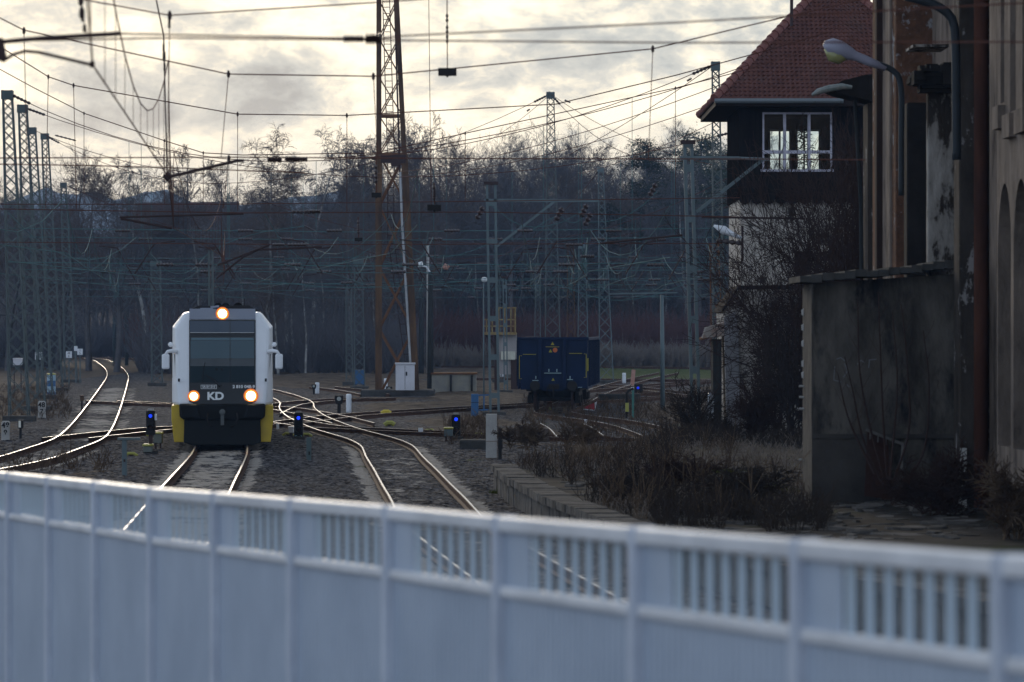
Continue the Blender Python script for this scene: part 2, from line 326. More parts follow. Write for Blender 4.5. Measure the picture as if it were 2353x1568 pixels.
# -------- ground material shared by sheets: colour from two point attributes
def ground_mat(name):
    m=bpy.data.materials.new(name); m.use_nodes=True; nt=m.node_tree; N=nt.nodes; L=nt.links; b=N['Principled BSDF']; b.inputs['Roughness'].default_value=0.95; b.inputs['Specular IOR Level'].default_value=0.04
    tc=N.new('ShaderNodeTexCoord')
    def nz(s,d=6,st=(1,1,1),rg=.6):
        mp=N.new('ShaderNodeMapping'); mp.inputs['Scale'].default_value=st; L.new(tc.outputs['Object'],mp.inputs[0])
        n=N.new('ShaderNodeTexNoise'); n.inputs['Scale'].default_value=s; n.inputs['Detail'].default_value=d; n.inputs['Roughness'].default_value=rg; L.new(mp.outputs[0],n.inputs['Vector']); return n.outputs['Fac']
    def rp(f,a,b_,ca,cb):
        r=N.new('ShaderNodeValToRGB'); r.color_ramp.elements[0].position=a; r.color_ramp.elements[1].position=b_; r.color_ramp.elements[0].color=(*ca,1); r.color_ramp.elements[1].color=(*cb,1); L.new(f,r.inputs[0]); return r.outputs[0]
    def mix(f,a,b_):
        x=N.new('ShaderNodeMixRGB'); L.new(f,x.inputs[0]); L.new(a,x.inputs[1]); L.new(b_,x.inputs[2]); return x.outputs[0]
    v=N.new('ShaderNodeTexVoronoi'); v.inputs['Scale'].default_value=9.0; L.new(tc.outputs['Object'],v.inputs['Vector'])
    bw=N.new('ShaderNodeSeparateColor'); L.new(v.outputs['Color'],bw.inputs[0])
    stone=rp(bw.outputs[0],0.15,1.0,(0.010,0.009,0.011),(0.15,0.14,0.14))
    brown=rp(nz(1.3),0.35,0.7,(0.048,0.035,0.026),(0.17,0.128,0.094))
    a1=N.new('ShaderNodeAttribute'); a1.attribute_name='ballast'; a2=N.new('ShaderNodeAttribute'); a2.attribute_name='sand'; a3=N.new('ShaderNodeAttribute'); a3.attribute_name='grass'
    def soft(att,s,st=(1,1,1),k=1.0,w=.12):
        ad=N.new('ShaderNodeMath'); ad.operation='ADD'; L.new(att,ad.inputs[0])
        mm=N.new('ShaderNodeMapRange'); L.new(nz(s,5,st),mm.inputs[0]); mm.inputs[1].default_value=.3; mm.inputs[2].default_value=.7; mm.inputs[3].default_value=-.5*k; mm.inputs[4].default_value=.5*k
        L.new(mm.outputs[0],ad.inputs[1]); r=N.new('ShaderNodeMapRange'); r.interpolation_type='SMOOTHSTEP'; L.new(ad.outputs[0],r.inputs[0]); r.inputs[1].default_value=.5-w; r.inputs[2].default_value=.5+w; return r.outputs[0]
    col=mix(soft(a1.outputs['Fac'],1.2),brown,stone)
    sand=rp(nz(3.0,8),0.3,0.75,(0.30,0.26,0.22),(0.50,0.45,0.39))
    col=mix(soft(a2.outputs['Fac'],2.2,(1,.8,1),.9),col,sand)
    grass=rp(nz(2.0,8),0.35,0.7,(0.045,0.06,0.02),(0.12,0.14,0.045))
    col=mix(soft(a3.outputs['Fac'],.6,(1,.5,1)),col,grass)
    L.new(col,b.inputs['Base Color'])
    bp=N.new('ShaderNodeBump'); bp.inputs['Strength'].default_value=1.0; bp.inputs['Distance'].default_value=.09; L.new(v.outputs['Distance'],bp.inputs['Height']); L.new(bp.outputs[0],b.inputs['Normal'])
    return m
GM=ground_mat('track_bed_ground')
rng=np.random.default_rng(5)
def seg_dist(X,Yv,line):
    best=np.full(X.shape,1e9)
    st=max(1,int(len(line)/120))
    l=line[::st]
    for i in range(len(l)-1):
        a=l[i]; d=l[i+1]-a; L2=d@d+1e-9
        t=np.clip(((X-a[0])*d[0]+(Yv-a[1])*d[1])/L2,0,1)
        best=np.minimum(best,np.hypot(X-(a[0]+t*d[0]),Yv-(a[1]+t*d[1])))
    return best
def vnoise(X,Yv,s,seed):
    """smooth value noise on a lattice of pitch s"""
    r=np.random.default_rng(seed).random((257,257)); x=X/s; y=Yv/s; xi=np.floor(x).astype(int); yi=np.floor(y).astype(int); fx=x-xi; fy=y-yi
    fx=fx*fx*(3-2*fx); fy=fy*fy*(3-2*fy); g=lambda a,b:r[a%257,b%257]
    return (g(xi,yi)*(1-fx)+g(xi+1,yi)*fx)*(1-fy)+(g(xi,yi+1)*(1-fx)+g(xi+1,yi+1)*fx)*fy
def bed(xs,ys,name,zb,rough,keys):
    X,Yv=np.meshgrid(xs,ys); dist={k:seg_dist(X,Yv,LINES[k]) for k in keys}
    dm=np.min(np.stack(list(dist.values())),0)
    bal=np.clip(1.25-(dm-1.7)/1.6,0,1)
    bal=np.maximum(bal, ((X>-8.6)&(X<1.5)&(Yv<118)).astype(float)*.85)
    sand=np.zeros_like(X)
    for k,inner,outer in (('T1',1.0,.95),('T2',.35,1.0),('T0',.85,.85)):
        if k not in dist: continue
        dd=dist[k]; band=np.exp(-((np.abs(dd-.98)-.0)/.22)**2)
        ins=(dd<.62).astype(float); n=vnoise(X,Yv,2.6,11); n2=vnoise(X,Yv,.9,13)
        s=band*outer*(.55+.8*n)+ins*inner*(.38+.6*n)+ (n2-.5)*.35*((dd<1.3))
        if k=='T0': s=s*((Yv<150)&(Yv>96)|(Yv>150)&(Yv<232))*(vnoise(X,Yv,7,17)>.25)
        if k=='T2': s=s*(Yv<118)
        sand=np.maximum(sand,s)
    far=vnoise(X,Yv,9,3)
    grass=((Yv>272)&(Yv<344)&(X>5)).astype(float)*.95
    Z=zb+rough*(vnoise(X,Yv,.11,1)*.5+vnoise(X,Yv,.19,2)*.35+vnoise(X,Yv,.5,9)*.3)*np.clip(1-np.clip(sand,0,1)*.75,0.15,1)
    near_rail=np.min(np.stack([np.abs(d-.7525) for d in dist.values()]),0)
    Z=Z-rough*.4*(near_rail<.13)
    # bank beyond T0 and a gentle swell off the tracks
    swell=np.clip((dm-2.2)/4,0,1); Z=Z+swell*(vnoise(X,Yv,3.1,21)-.45)*(.28 if rough>.05 else .18)
    V=np.stack([X,Yv,Z],-1).reshape(-1,3); ny,nx=X.shape; idx=np.arange(nx*ny).reshape(ny,nx)
    Fc=np.stack([idx[:-1,:-1],idx[:-1,1:],idx[1:,1:],idx[1:,:-1]],-1).reshape(-1,4)
    o=np_mesh(name,V,Fc,GM,smooth=rough<.03)
    for nm,a in (('ballast',bal),('sand',np.clip(sand,0,1.2)),('grass',grass)):
        at=o.data.attributes.new(nm,'FLOAT','POINT'); at.data.foreach_set('value',a.astype(np.float32).ravel())
    tag(o,kind='structure'); return o
allk=[k for k in LINES]
bed(np.arange(-19,8.5,.085),np.arange(74,137,.15),'gravel_ground',-.02,.10,['T1','T2','T0','C1','C2','C3','TW'])
bed(np.arange(-30,24,.34),np.concatenate([np.arange(136.9,200,.7),np.arange(200,400,1.6)]),'yard_ground',-.03,.09,allk)
bed(np.arange(-24,16,.22),np.arange(14,74.1,.5),'lane_ground',-.04,.08,['T1','T2'])
# the wide sheet that carries everything to the horizon
gs=MB(); NX=[-340,-220,-120,-60,-30,-12,12,30,60,120,220,340]; NY=[-25,0,60,140,260,400,520,680,860]
vs=[(x,y,-.16) for y in NY for x in NX]; nx=len(NX)
gs.add(vs,[(j*nx+i,j*nx+i+1,(j+1)*nx+i+1,(j+1)*nx+i) for j in range(len(NY)-1) for i in range(nx-1)])
tag(gs.build('ground',mat('brown_yard_soil',(0.06,0.045,0.033),.95,0,(0.14,0.105,0.075),.35,.3,4,spec=.03)),kind='structure')
# wooded bank behind the yard, and the far hills
def ridge(name,Y0,Y1,xs,prof,mt,seed,d=14,shift=None):
    V=[];n=len(xs); r=np.random.default_rng(seed)
    for j in range(d+1):
        t=j/d; s=math.sin(min(t*1.0,1)*math.pi/2)
        for x in xs: 
            ys_=Y0+(Y1-Y0)*t+(shift(x) if shift else 0); V.append((x,ys_,-.2+prof(x)*s*(1+.12*(r.random()-.5))))
    idx=np.arange((d+1)*n).reshape(d+1,n)
    Fc=np.stack([idx[:-1,:-1],idx[:-1,1:],idx[1:,1:],idx[1:,:-1]],-1).reshape(-1,4)
    return tag(np_mesh(name,V,Fc,mt,smooth=True),kind='structure')
bank=mat('leaf_litter_bank',(0.06,0.045,0.042),.95,0,(0.11,0.08,0.07),.25,0)
ridge('wooded_bank',392,560,np.arange(-110,120,4.),lambda x:(7+10*(1/(1+math.exp(-(x+8)/9))))*(1+.06*math.sin(x*.21)),bank,4,shift=lambda x:105/(1+math.exp((x+26)/2.5)))
hillm=mat('haze_tinted_hill_forest',(0.22,0.26,0.30),.95,0,(0.29,0.33,0.36),.03,0)  # pale blue-grey puts distance haze into the hill colour
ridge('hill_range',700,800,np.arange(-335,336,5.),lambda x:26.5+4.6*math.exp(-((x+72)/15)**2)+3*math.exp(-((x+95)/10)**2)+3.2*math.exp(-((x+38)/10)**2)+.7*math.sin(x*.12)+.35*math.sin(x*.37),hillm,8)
# ================================================================ railcar
def txt(s, size, mt, parent, loc, rot=(R(90),0,0), name='lettering', ext=.002, align='CENTER', bold=0.0, sx=1.0):
    cu=bpy.data.curves.new(name,'FONT'); cu.body=s; cu.size=size; cu.extrude=ext; cu.align_x=align; cu.align_y='CENTER'; cu.offset=bold
    o=bpy.data.objects.new(name,cu); C.objects.link(o); o.location=loc; o.rotation_euler=rot; o.scale=(sx,1,1); cu.materials.append(mt); 
    if parent is not None: o.parent=parent
    me=bpy.data.meshes.new_from_object(o.evaluated_get(bpy.context.evaluated_depsgraph_get())); r=bpy.data.objects.new(name,me); C.objects.link(r); r.location=loc; r.rotation_euler=rot; r.scale=(sx,1,1); r.parent=parent; bpy.data.objects.remove(o)
    return r
mw=mat('white_train_paint',(0.86,0.87,0.89),.35,0,(.78,.79,.82),1.2,contrast=(.45,.8)); mblk=mat('black_gloss_fascia',(0.007,0.008,0.010),.15,spec=.25)
mskirt=mat('yellow_train_skirt',(0.62,0.42,0.015),.45,0,(.5,.33,.02),2); mbump=mat('black_bumper_rubber',(0.008,0.009,0.010),.7)
mgrey=mat('grey_roof_band',(0.22,0.24,0.30),.35); mwin=mat('dark_windscreen_glass',(0.003,0.011,0.017),.06); mwin2=mat('blue_display_glass',(0.012,0.03,0.06),.08)
mlet=mat('white_lettering',(0.75,0.76,0.76),.5); mlet2=mat('grey_lettering',(0.5,0.5,0.5),.5)
mint=mat('cab_dashboard_grey',(.013,.026,.034),.5)
hl=emis('headlamp_light',(1,0.86,0.50),15.0); rings=[emis('warm_glare_inner',(1.0,0.50,0.10),1.5),emis('warm_glare_middle',(1.0,0.25,0.03),.9),emis('warm_glare_outer',(1.0,0.22,0.03),.30)]  # the warm rings are glare around the lenses, added as glowing surfaces
th=math.atan2(1.65,23.5)*1.0
tr=thing('railcar','white and yellow railcar with three lit headlamps facing along the middle track','railcar',(PX(511,113.5),113.5,RT),rz=th)
# local frame: x across, y backwards (0 = nose), z above the rail
secs=[]
def sec(y,k,top=0):
    # k 0 = nose outline, 1 = full body
    n=[(1.10,3.86),(1.365,3.40),(1.33,2.30),(1.31,1.85),(1.24,1.17)]
    b=[(1.12,3.90),(1.47,3.46),(1.475,2.30),(1.475,1.70),(1.475,1.17)]
    return [(a[0]+(c[0]-a[0])*k, a[1]+(c[1]-a[1])*k) for a,c in zip(n,b)]
rake=lambda z: max(0,(z-1.2))*0.17
m=MB(); L_=24.3; st=[(0,0),(.35,.55),(.8,.85),(1.5,1.0),(8,1.0),(16,1.0),(L_-1.5,1),(L_-.35,.5),(L_,0)]
rows=[]
for y,k in st:
    s=sec(y,k); ring_=[(x,z) for x,z in reversed(s)]; ring_=[(-x,z) for x,z in reversed(ring_)][::1]
    left=[(-x,z) for x,z in reversed(s)]; right=[(x,z) for x,z in s]
    rows.append([(x, y+(rake(z) if y<5 else -rake(z) if y>L_-5 else 0), z) for x,z in left+right])
n=10; vs=[v for r in rows for v in r]; fs=[]
for i in range(len(rows)-1):
    for k in range(n): fs.append((i*n+k,i*n+(k+1)%n,(i+1)*n+(k+1)%n,(i+1)*n+k))
fs.append(tuple(range(n))); fs.append(tuple(reversed(range((len(rows)-1)*n,len(rows)*n))))
m.add(vs,fs); m.build('body',mw,tr,local=True,bevel=.09)
def face(poly,off,mt,name,parent=tr,th_=.02,bev=0):
    """plate on the raked nose: poly in (x,z); off = how far proud"""
    q=MB(); n=len(poly); vs=[(x,rake(z)-off,z) for x,z in poly]+[(x,rake(z)-off+th_,z) for x,z in poly]
    q.add(vs,[tuple(range(n)),tuple(reversed(range(n,2*n)))]+[(i,(i+1)%n,(i+1)%n+n,i+n) for i in range(n)])
    return q.build(name,mt,parent,local=True,bevel=bev)
cz=lambda c: (1028-(677.8+c/4.405))/79.0; cx_=lambda c:(c-625)*.002874
face([(cx_(290),cz(1098)),(cx_(345),cz(1122)),(cx_(905),cz(1122)),(cx_(960),cz(1098)),(cx_(960),cz(272)),(cx_(290),cz(272))],.030,mblk,'fascia_panel',th_=.05)
face([(cx_(292),cz(268)),(cx_(958),cz(268)),(cx_(958),cz(160)),(cx_(292),cz(160))],.030,mgrey,'roof_band',th_=.05,bev=.01)
ws=face([(cx_(303),cz(908)),(cx_(945),cz(908)),(cx_(945),cz(446)),(cx_(303),cz(446))],.046,mwin,'windscreen',th_=.02)
face([(cx_(312),cz(475)),(cx_(938),cz(475)),(cx_(938),cz(455)),(cx_(312),cz(455))],.052,mat('sun_strip',(.05,.12,.15),.3),'sun_strip',ws,th_=.008)
face([(cx_(303),cz(905)),(cx_(945),cz(905)),(cx_(945),cz(740)),(cx_(303),cz(740))],.052,mint,'dashboard',ws,th_=.008)
face([(cx_(305),cz(662)),(cx_(943),cz(662)),(cx_(943),cz(480)),(cx_(305),cz(480))],.052,mat('painted_reflection_blue',(.008,.045,.065),.12),'reflection_pane',ws,th_=.008)  # blue plate puts a reflection into the windscreen colour
for c in (568,622):
    MB().lathe((cx_(c),rake(cz(775))-.058,cz(775)),[(.03,0),(.045,.01),(.045,.02)],10,'y').build('gauge',mblk,ws,local=True)
face([(cx_(298),cz(402)),(cx_(948),cz(402)),(cx_(948),cz(284)),(cx_(298),cz(284))],.046,mwin2,'destination_display',th_=.02)
face([(cx_(300),cz(404)),(cx_(948),cz(404)),(cx_(948),cz(399)),(cx_(300),cz(399))],.050,mlet2,'display_trim',th_=.01)
face([(cx_(699),cz(905)),(cx_(706),cz(905)),(cx_(706),cz(272)),(cx_(699),cz(272))],.056,mblk,'centre_pillar',th_=.012)
face([(cx_(285),cz(1142)),(cx_(365),cz(1148)),(cx_(885),cz(1148)),(cx_(965),cz(1142)),(cx_(965),cz(1120)),(cx_(905),cz(1124)),(cx_(345),cz(1124)),(cx_(285),cz(1120))],.055,mw,'lower_trim',th_=.08,bev=.008)
# wiper
w_=MB(); a=lambda X,Z,o=.075:(cx_(X),rake(cz(Z))-o,cz(Z))
w_.tube([a(610,945),a(560,895),a(455,825)],[.035,.03,.018],6); w_.tube([a(450,700),a(432,790),a(425,905)],.013,5)
w_.build('wiper',mblk,tr,local=True)
# lettering on the nose
fz=lambda Z:rake(cz(Z))-.036
ft=R(90)-math.atan(.17)*0
rt_=(R(90)-math.atan(.17),0,0)
txt('KD',.31,mlet,tr,(cx_(555),fz(1044)-.012,cz(1044)),rt_,bold=.012,sx=1.12)
txt('2 810 048-9',.125,mlet,tr,(cx_(840),fz(948)-.012,cz(948)),rt_,bold=.004,sx=1.06)
txt('SA106-010',.088,mlet,tr,(cx_(488),fz(949)-.012,cz(949)),rt_,bold=.002,sx=.95)
pf=MB()
for (x0,x1,z0,z1) in ((408,568,929,933),(408,568,965,969),(408,412,929,969),(564,568,929,969)):
    zc=(cz(z0)+cz(z1))/2; pf.box(cx_(x0),cx_(x1),rake(zc)-.044,rake(zc)-.030,cz(z1),cz(z0))
pf.build('number_plate_frame',mlet,tr,local=True)
def lamp(X,Z,r,name='headlight'):  # lens with emissive rings outside it that draw its glare halo
    z=cz(Z); y=rake(z)-.05
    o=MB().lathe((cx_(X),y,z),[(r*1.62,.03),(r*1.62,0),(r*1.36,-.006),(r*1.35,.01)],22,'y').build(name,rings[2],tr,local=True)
    MB().lathe((cx_(X),y-.006,z),[(r*1.36,.01),(r*1.36,0),(r*1.16,-.006),(r*1.15,.01)],22,'y').build('glare_ring',rings[1],o,local=True)
    MB().lathe((cx_(X),y-.010,z),[(r*1.17,.01),(r*1.17,0),(r*1.0,-.006),(r*.98,.01)],22,'y').build('glare_ring',rings[0],o,local=True)
    MB().lathe((cx_(X),y-.014,z),[(r*.97,.01),(r*.97,-.004),(r*.7,-.02),(r*.1,-.026)],22,'y').build('lens',hl,o,local=True)
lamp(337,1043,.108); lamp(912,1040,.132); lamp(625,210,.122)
hb=MB(); z=cz(212); hb.box(cx_(560),cx_(690),rake(z)-.042,rake(z)+.02,cz(262),cz(160)); hb.build('lamp_housing',mat('lamp_housing_grey',(.14,.15,.19),.4),tr,local=True,bevel=.01)
for s in (-1,1):
    p=MB(); q=[(s*.77,1.2+.10),(s*.58,1.2+.10),(s*.66,1.2+.36),(s*.86,1.2+.42)]
    # small side lamps and camera pods
    MB().lathe((s*1.50,.35,2.93+.0),[(.02,-.05),(.06,-.03),(.075,.02),(.05,.07)],12,'y').build('marker_lamp',mw,tr,local=True)
    mr=MB(); mr.box(s*1.64-.11,s*1.64+.11,.05,.14,2.22,2.66); mo=mr.build('mirror',mw,tr,local=True,bevel=.05)
    ar=MB(); ar.tube([(s*1.33,.25,2.72),(s*1.45,.15,2.75),(s*1.58,.1,2.73),(s*1.66,.1,2.62)],[.06,.06,.05,.04],8); ar.build('mirror_arm',mw,mo,local=True,smooth=True)
    # cab side window and body side strip
    sw=MB(); sw.add([(s*1.355,.34,1.95),(s*1.47,1.5,1.95),(s*1.482,1.5,2.66),(s*1.38,.40,2.66)],[(0,1,2,3)])
    sw.v=[(x+s*.012,y,z) for x,y,z in sw.v]; sw.build('cab_side_window',mwin,tr,local=True)
    for k in range(7):
        y0=2.2+3.05*k; q=MB(); q.box(s*1.476-.01,s*1.476+.01,y0,y0+2.3,1.85,2.8); q.build('side_window' if k not in (2,5) else 'door_window',mwin,tr,local=True)
    sk=MB(); sk.prism([(s*1.24,1.20),(s*1.475,1.16),(s*1.475,.75),(s*1.40,.10),(s*1.08,.10),(s*1.10,.80),(s*1.17,1.0)],.25,L_-.3)
    sk.build('yellow_skirt',mskirt,tr,local=True,bevel=.02)
    rf=MB(); rf.box(s*1.255-.03,s*1.255+.03,-.02,.03,1.86,1.95); rf.build('side_marker',mblk,tr,local=True)
bp=MB(); bp.prism([(-1.25,1.22),(1.25,1.22),(1.235,.84),(1.12,.76),(-1.12,.76),(-1.235,.84)],-.10,.6); bp.build('bumper',mbump,tr,local=True,bevel=.05)
for s in (-1,1): MB().prism([(s*1.22,1.2),(s*.72,1.2),(s*.62,.80),(s*1.18,.80)],-.2,-.08).build('bumper_block',mbump,tr,local=True,bevel=.05)
for s in (-1,1): MB().tube([(s*.42,-.12,.95),(s*.44,-.3,.78),(s*.36,-.32,.60),(s*.27,-.2,.55)],.022,6).build('brake_hose',M['dark'],tr,local=True,smooth=True)
pl=MB(); pl.prism([(-1.10,.76),(1.10,.76),(1.12,.10),(.9,.02),(-.9,.02),(-1.12,.10)],.0,.5); pl.build('snow_plough',mat('black_plough_steel',(.011,.013,.014),.6),tr,local=True,bevel=.03)
cp=MB(); cp.lathe((0,-.25,.98),[(.05,0),(.09,.02),(.07,.3)],10,'y'); cp.box(-.05,.05,-.2,.0,.6,.98); cp.build('coupler',mat('coupler_grey',(.08,.09,.09),.5),tr,local=True)
for yy in (2.6,4.6,L_-4.6,L_-2.6):
    for s in (-1,1):
        wl=MB().lathe((s*.79,yy,.42),[(.2,-.09),(.42,-.09),(.45,-.06),(.42,-.04),(.42,.06),(.2,.06)],24,'x'); wl.build('wheel',M['dark'],tr,local=True)
ug=MB()
ug.box(-1.1,1.1,2,6,.35,1.15); ug.box(-1.1,1.1,L_-6,L_-2,.35,1.15); ug.box(-1.2,1.2,6.5,L_-6.5,.3,1.15); ug.build('underframe',M['dark'],tr,local=True)
rc=MB()
rc.prism([(-1.1,3.90),(-.7,4.06),(.75,4.08),(1.1,3.90)],1.2,4.5); rc.build('roof_unit',M['dark'],tr,local=True,bevel=.03)
for x,r_ in ((-.13,.13),(.09,.13),(.45,.14)):
    MB().lathe((x,1.3,4.02),[(r_*.6,0),(r_,-.05),(r_,.5)],12,'y').build('roof_horn',M['dark'],tr,local=True)
rt=MB(); rt.bar((-.35,1.1,4.02),(-.1,1.1,4.05),.06); rt.box(-.65,-.28,1.05,1.3,3.93,4.0); rt.build('roof_vent',mgrey,tr,local=True)
an=MB(); an.tube([(.63,1.5,4.0),(.64,1.5,4.28)],.012,5); an.build('roof_aerial',M['dark'],tr,local=True)

# ================================================================ blue open wagon
wb=mat('deep_blue_wagon_paint',(0.004,0.016,0.055),.6,0,(0.003,0.009,0.028),1.1,contrast=(.35,.75),spec=.15); wy=mat('wagon_yellow',(.34,.29,.02),.6); wo=mat('wagon_orange_mark',(.55,.12,.02),.5); wlet=mat('pale_step_metal',(.25,.35,.36),.5)
wx=PX(1270,161)
wg=thing('open_goods_wagon','dark blue high sided open goods wagon standing in the yard','wagon',(wx,161,RT),rz=-math.atan2(.8,14))
q=lambda X,Z:((X-827)/382.0,(1385-Z)/382.0)      # photo crop to metres, from wagon axis and rail
LW=12.6
b_=MB()
end=[(-1.42,q(0,245)[1]),(1.42,q(0,235)[1]),(1.42,q(0,1030)[1]),(.6,q(0,1045)[1]),(.35,q(0,1075)[1]),(-.35,q(0,1075)[1]),(-.6,q(0,1045)[1]),(-1.32,q(0,1055)[1])]
b_.prism(end,0,.1); b_.prism(end,LW-.1,LW)
for s in (-1,1): b_.box(s*1.40-.04,s*1.40+.04,.1,LW-.1,.9,2.98)
b_.box(-1.36,1.36,.1,LW-.1,.95,1.15)
b_.build('body',wb,wg,local=True,bevel=.012)
tb=MB(); tb.box(-1.46,1.46,-.06,.08,2.92,3.03); 
for s in (-1,1): tb.box(s*1.43-.05,s*1.43+.05,.08,LW,2.90,3.02)
tb.build('top_rim',wb,wg,local=True,bevel=.01)
for X in (628,1015): x,_=q(X,0); MB().box(x-.075,x+.075,-.12,.0,.92,2.92).build('rib',wb,wg,local=True,bevel=.01)
for k in range(9):
    for s in (-1,1):
        y=.6+k*1.4; MB().box(s*1.47-.05,s*1.47+.05,y,y+.12,1.0,2.9).build('side_post',wb,wg,local=True)
mk=MB()
for x0,x1,Z in ((360,565,498),(1085,1290,482),(718,930,380)): mk.box(q(x0,0)[0],q(x1,0)[0],-.045,0,q(0,Z+4)[1],q(0,Z-4)[1])
mk.build('yellow_line',wy,wg,local=True)
for X,Z,s_ in ((825,330,1),(792,445,1),(833,893,.9)):
    x,z=q(X,Z); MB().prism([(x-.075*s_,z-.055*s_),(x+.075*s_,z-.055*s_),(x,z+.075*s_)],-.012,0).build('warning_triangle',wy,wg,local=True)
x,z=q(865,430); MB().lathe((x,-.012,z),[(.055,0),(.095,0),(.095,.012),(.055,.012)],20,'y').build('orange_roundel',wo,wg,local=True)
gr=MB()
for X,Z0,Z1,r_ in ((305,520,880,.012),(1355,490,860,.014)):
    x,a0=q(X,Z0); _,a1=q(X,Z1); d_=.09*(1 if X<800 else -1); gr=MB(); gr.tube([(x+d_,0,a0),(x,-.1,a0),(x,-.1,a1),(x+d_,0,a1)],r_,6); gr.build('grab_rail',wy,wg,local=True)
x,_=q(1368,0); MB().box(x-.02,x+.05,.02,.12,q(0,760)[1],q(0,560)[1]).build('ladder_plate',wy,wg,local=True)
for x0,x1,Z in ((695,962,792),(512,607,908),(1055,1145,893),(1225,1290,1015)):
    MB().box(q(x0,0)[0],q(x1,0)[0],-.16,0,q(0,Z+6)[1],q(0,Z-6)[1]).build('step',wlet,wg,local=True)
for X in (768,893,1100,562):
    x,z=q(X,750 if X in(768,893) else 860); MB().box(x-.02,x+.02,-.05,0,z-.06,z+.06).build('bracket',wlet,wg,local=True)
for X in (558,1140):
    x,z=q(X,990); MB().lathe((x,-.55,z),[(.19,0),(.21,.02),(.21,.05),(.08,.07),(.08,.3),(.12,.3),(.12,.55)],20,'y').build('buffer',M['dark'],wg,local=True)
hk=MB(); x,z=q(845,1000); hk.box(x-.22,x+.22,-.05,.05,z-.12,z+.1); hk.tube([(x,-.1,z),(x,-.3,z-.02),(x,-.32,z-.25),(x-.02,-.2,z-.42)],.035,6); hk.tube([(x-.25,-.1,z),(x-.3,-.15,z-.3),(x-.15,-.15,z-.4)],.02,6)
hk.build('coupling_hook',M['dark'],wg,local=True)
for b0 in (1.3,3.1,LW-3.1,LW-1.3):
    for s in (-1,1):
        MB().lathe((s*.77,b0,.46),[(.1,-.07),(.3,-.02),(.42,-.06),(.46,-.06),(.46,.05),(.3,.03),(.1,.09)],24,'x').build('wheel',M['iron'],wg,local=True)
    MB().tube([(-.9,b0,.46),(.9,b0,.46)],.08,8).build('axle',M['dark'],wg,local=True)
for b0 in (2.2,LW-2.2):
    bg_=MB()
    for s in (-1,1): bg_.box(s*.98-.06,s*.98+.06,b0-1.3,b0+1.3,.42,.75); bg_.box(s*.98-.12,s*.98+.12,b0-1.05,b0-.75,.3,.62); bg_.box(s*.98-.12,s*.98+.12,b0+.75,b0+1.05,.3,.62)
    bg_.box(-1,1,b0-.25,b0+.25,.5,.9)
    bg_.build('bogie_frame',M['dark'],wg,local=True)
bt=MB(); bt.box(-1.1,1.1,.2,LW-.2,.8,.95); bt.box(-.9,.9,4.5,8,.35,.8); bt.build('underframe',M['dark'],wg,local=True)
# another pale edged wagon stands behind it
w2=thing('open_goods_wagon','dark blue open wagon with white top edge hidden behind the first one','wagon',(PX(1303,176.5),176.5,RT),rz=-.024)
v=MB(); v.box(-1.4,1.4,0,.1,.9,2.83); v.box(-1.4,1.4,11.9,12,.9,2.83); v.box(-1.42,-1.34,.1,11.9,.9,2.83); v.box(1.34,1.42,.1,11.9,.9,2.83); v.box(-1.3,1.3,.1,11.9,.95,1.1); v.build('body',wb,w2,local=True)
v=MB(); v.box(-1.45,1.45,-.06,.12,2.83,2.93); v.build('top_rim',M['white'],w2,local=True)
for b0 in (1.3,3.1,9,10.8):
    for s in (-1,1): MB().lathe((s*.77,b0,.46),[(.1,-.07),(.42,-.06),(.46,-.06),(.46,.05),(.1,.09)],20,'x').build('wheel',M['iron'],w2,local=True)
v=MB(); v.box(-1.1,1.1,.2,11.8,.7,.95); v.build('underframe',M['dark'],w2,local=True)
# ================================================================ lattice masts
def lattice(name,label,top,base,wt,wb,Y,mt=None,dd=None,cap=True,found=True,group=None,leg=.048,aspect=1.0,legparts=True,zbase=None,ns=4):
    """top/base: (column,row); wt/wb widths in px at distance Y"""
    mt=mt or M['green']; k=Y/F
    xt,zt=PX(top[0],Y),PZ(top[1],Y); xb=PX(base[0],Y); zb=0.0 if zbase is None else zbase
    a=wt*k/2; b=wb*k/2; da=(dd or wt*k*1.0)/2; db=(dd or wb*k*.9)/2; hgt=zt-zb
    t=thing(name,label,'lattice mast',(xb,Y,zb),group or 'lattice masts carrying the overhead wires')
    def corner(u,sx,sy): # u 0 bottom..1 top
        return Vector((xb+(xt-xb)*u+sx*(b+(a-b)*u), Y+sy*(db+(da-db)*u), zb+hgt*u))
    cs=[(-1,-1),(1,-1),(1,1),(-1,1)]
    lm=None
    for sx,sy in cs:
        q=MB().bar(corner(0,sx,sy),corner(1,sx,sy),leg,leg)
        q.build('leg',mt,t)
    q=MB(); u=0.02; i=0
    while u<.985:
        w=2*(b+(a-b)*u); du=max(w*aspect/hgt,.006); u2=min(u+du,.99)
        for (c0,c1) in (((-1,-1),(1,-1)),((1,1),(-1,1)),((1,-1),(1,1)),((-1,1),(-1,-1))):
            if i%2==0 or ns>2: q.bar(corner(u,*c0),corner(u2,*c1),leg*.6,leg*.3)
            if i%2==1 or ns>2: q.bar(corner(u,*c1),corner(u2,*c0),leg*.6,leg*.3)
        u=u2; i+=1
    q.build('lattice_bracing',mt,t)
    if cap:
        q=MB(); c=Vector((xt,Y,zt)); q.cbox(c-Vector((0,0,.18)),a*2+.1,da*2+.1,.34); q.build('head_box',mt,t)
    if found:
        q=MB(); q.box(xb-b-.22,xb+b+.22,Y-db-.22,Y+db+.22,-.2,.22); q.build('foundation',M['concd'],t,bevel=.03)
    return t,Vector((xt,Y,zt-.1))
TOPS={}
def lm(key,*a,**k): TOPS[key]=lattice('lattice_mast',*a,**k)[1]
lm('A1','tallest lattice mast at the left edge, first of the row of four',(17,208),(45,968),20,44,150)
lm('A2','second lattice mast from the left edge, slightly lower',(52,241),(84,945),18,40,GY(945))
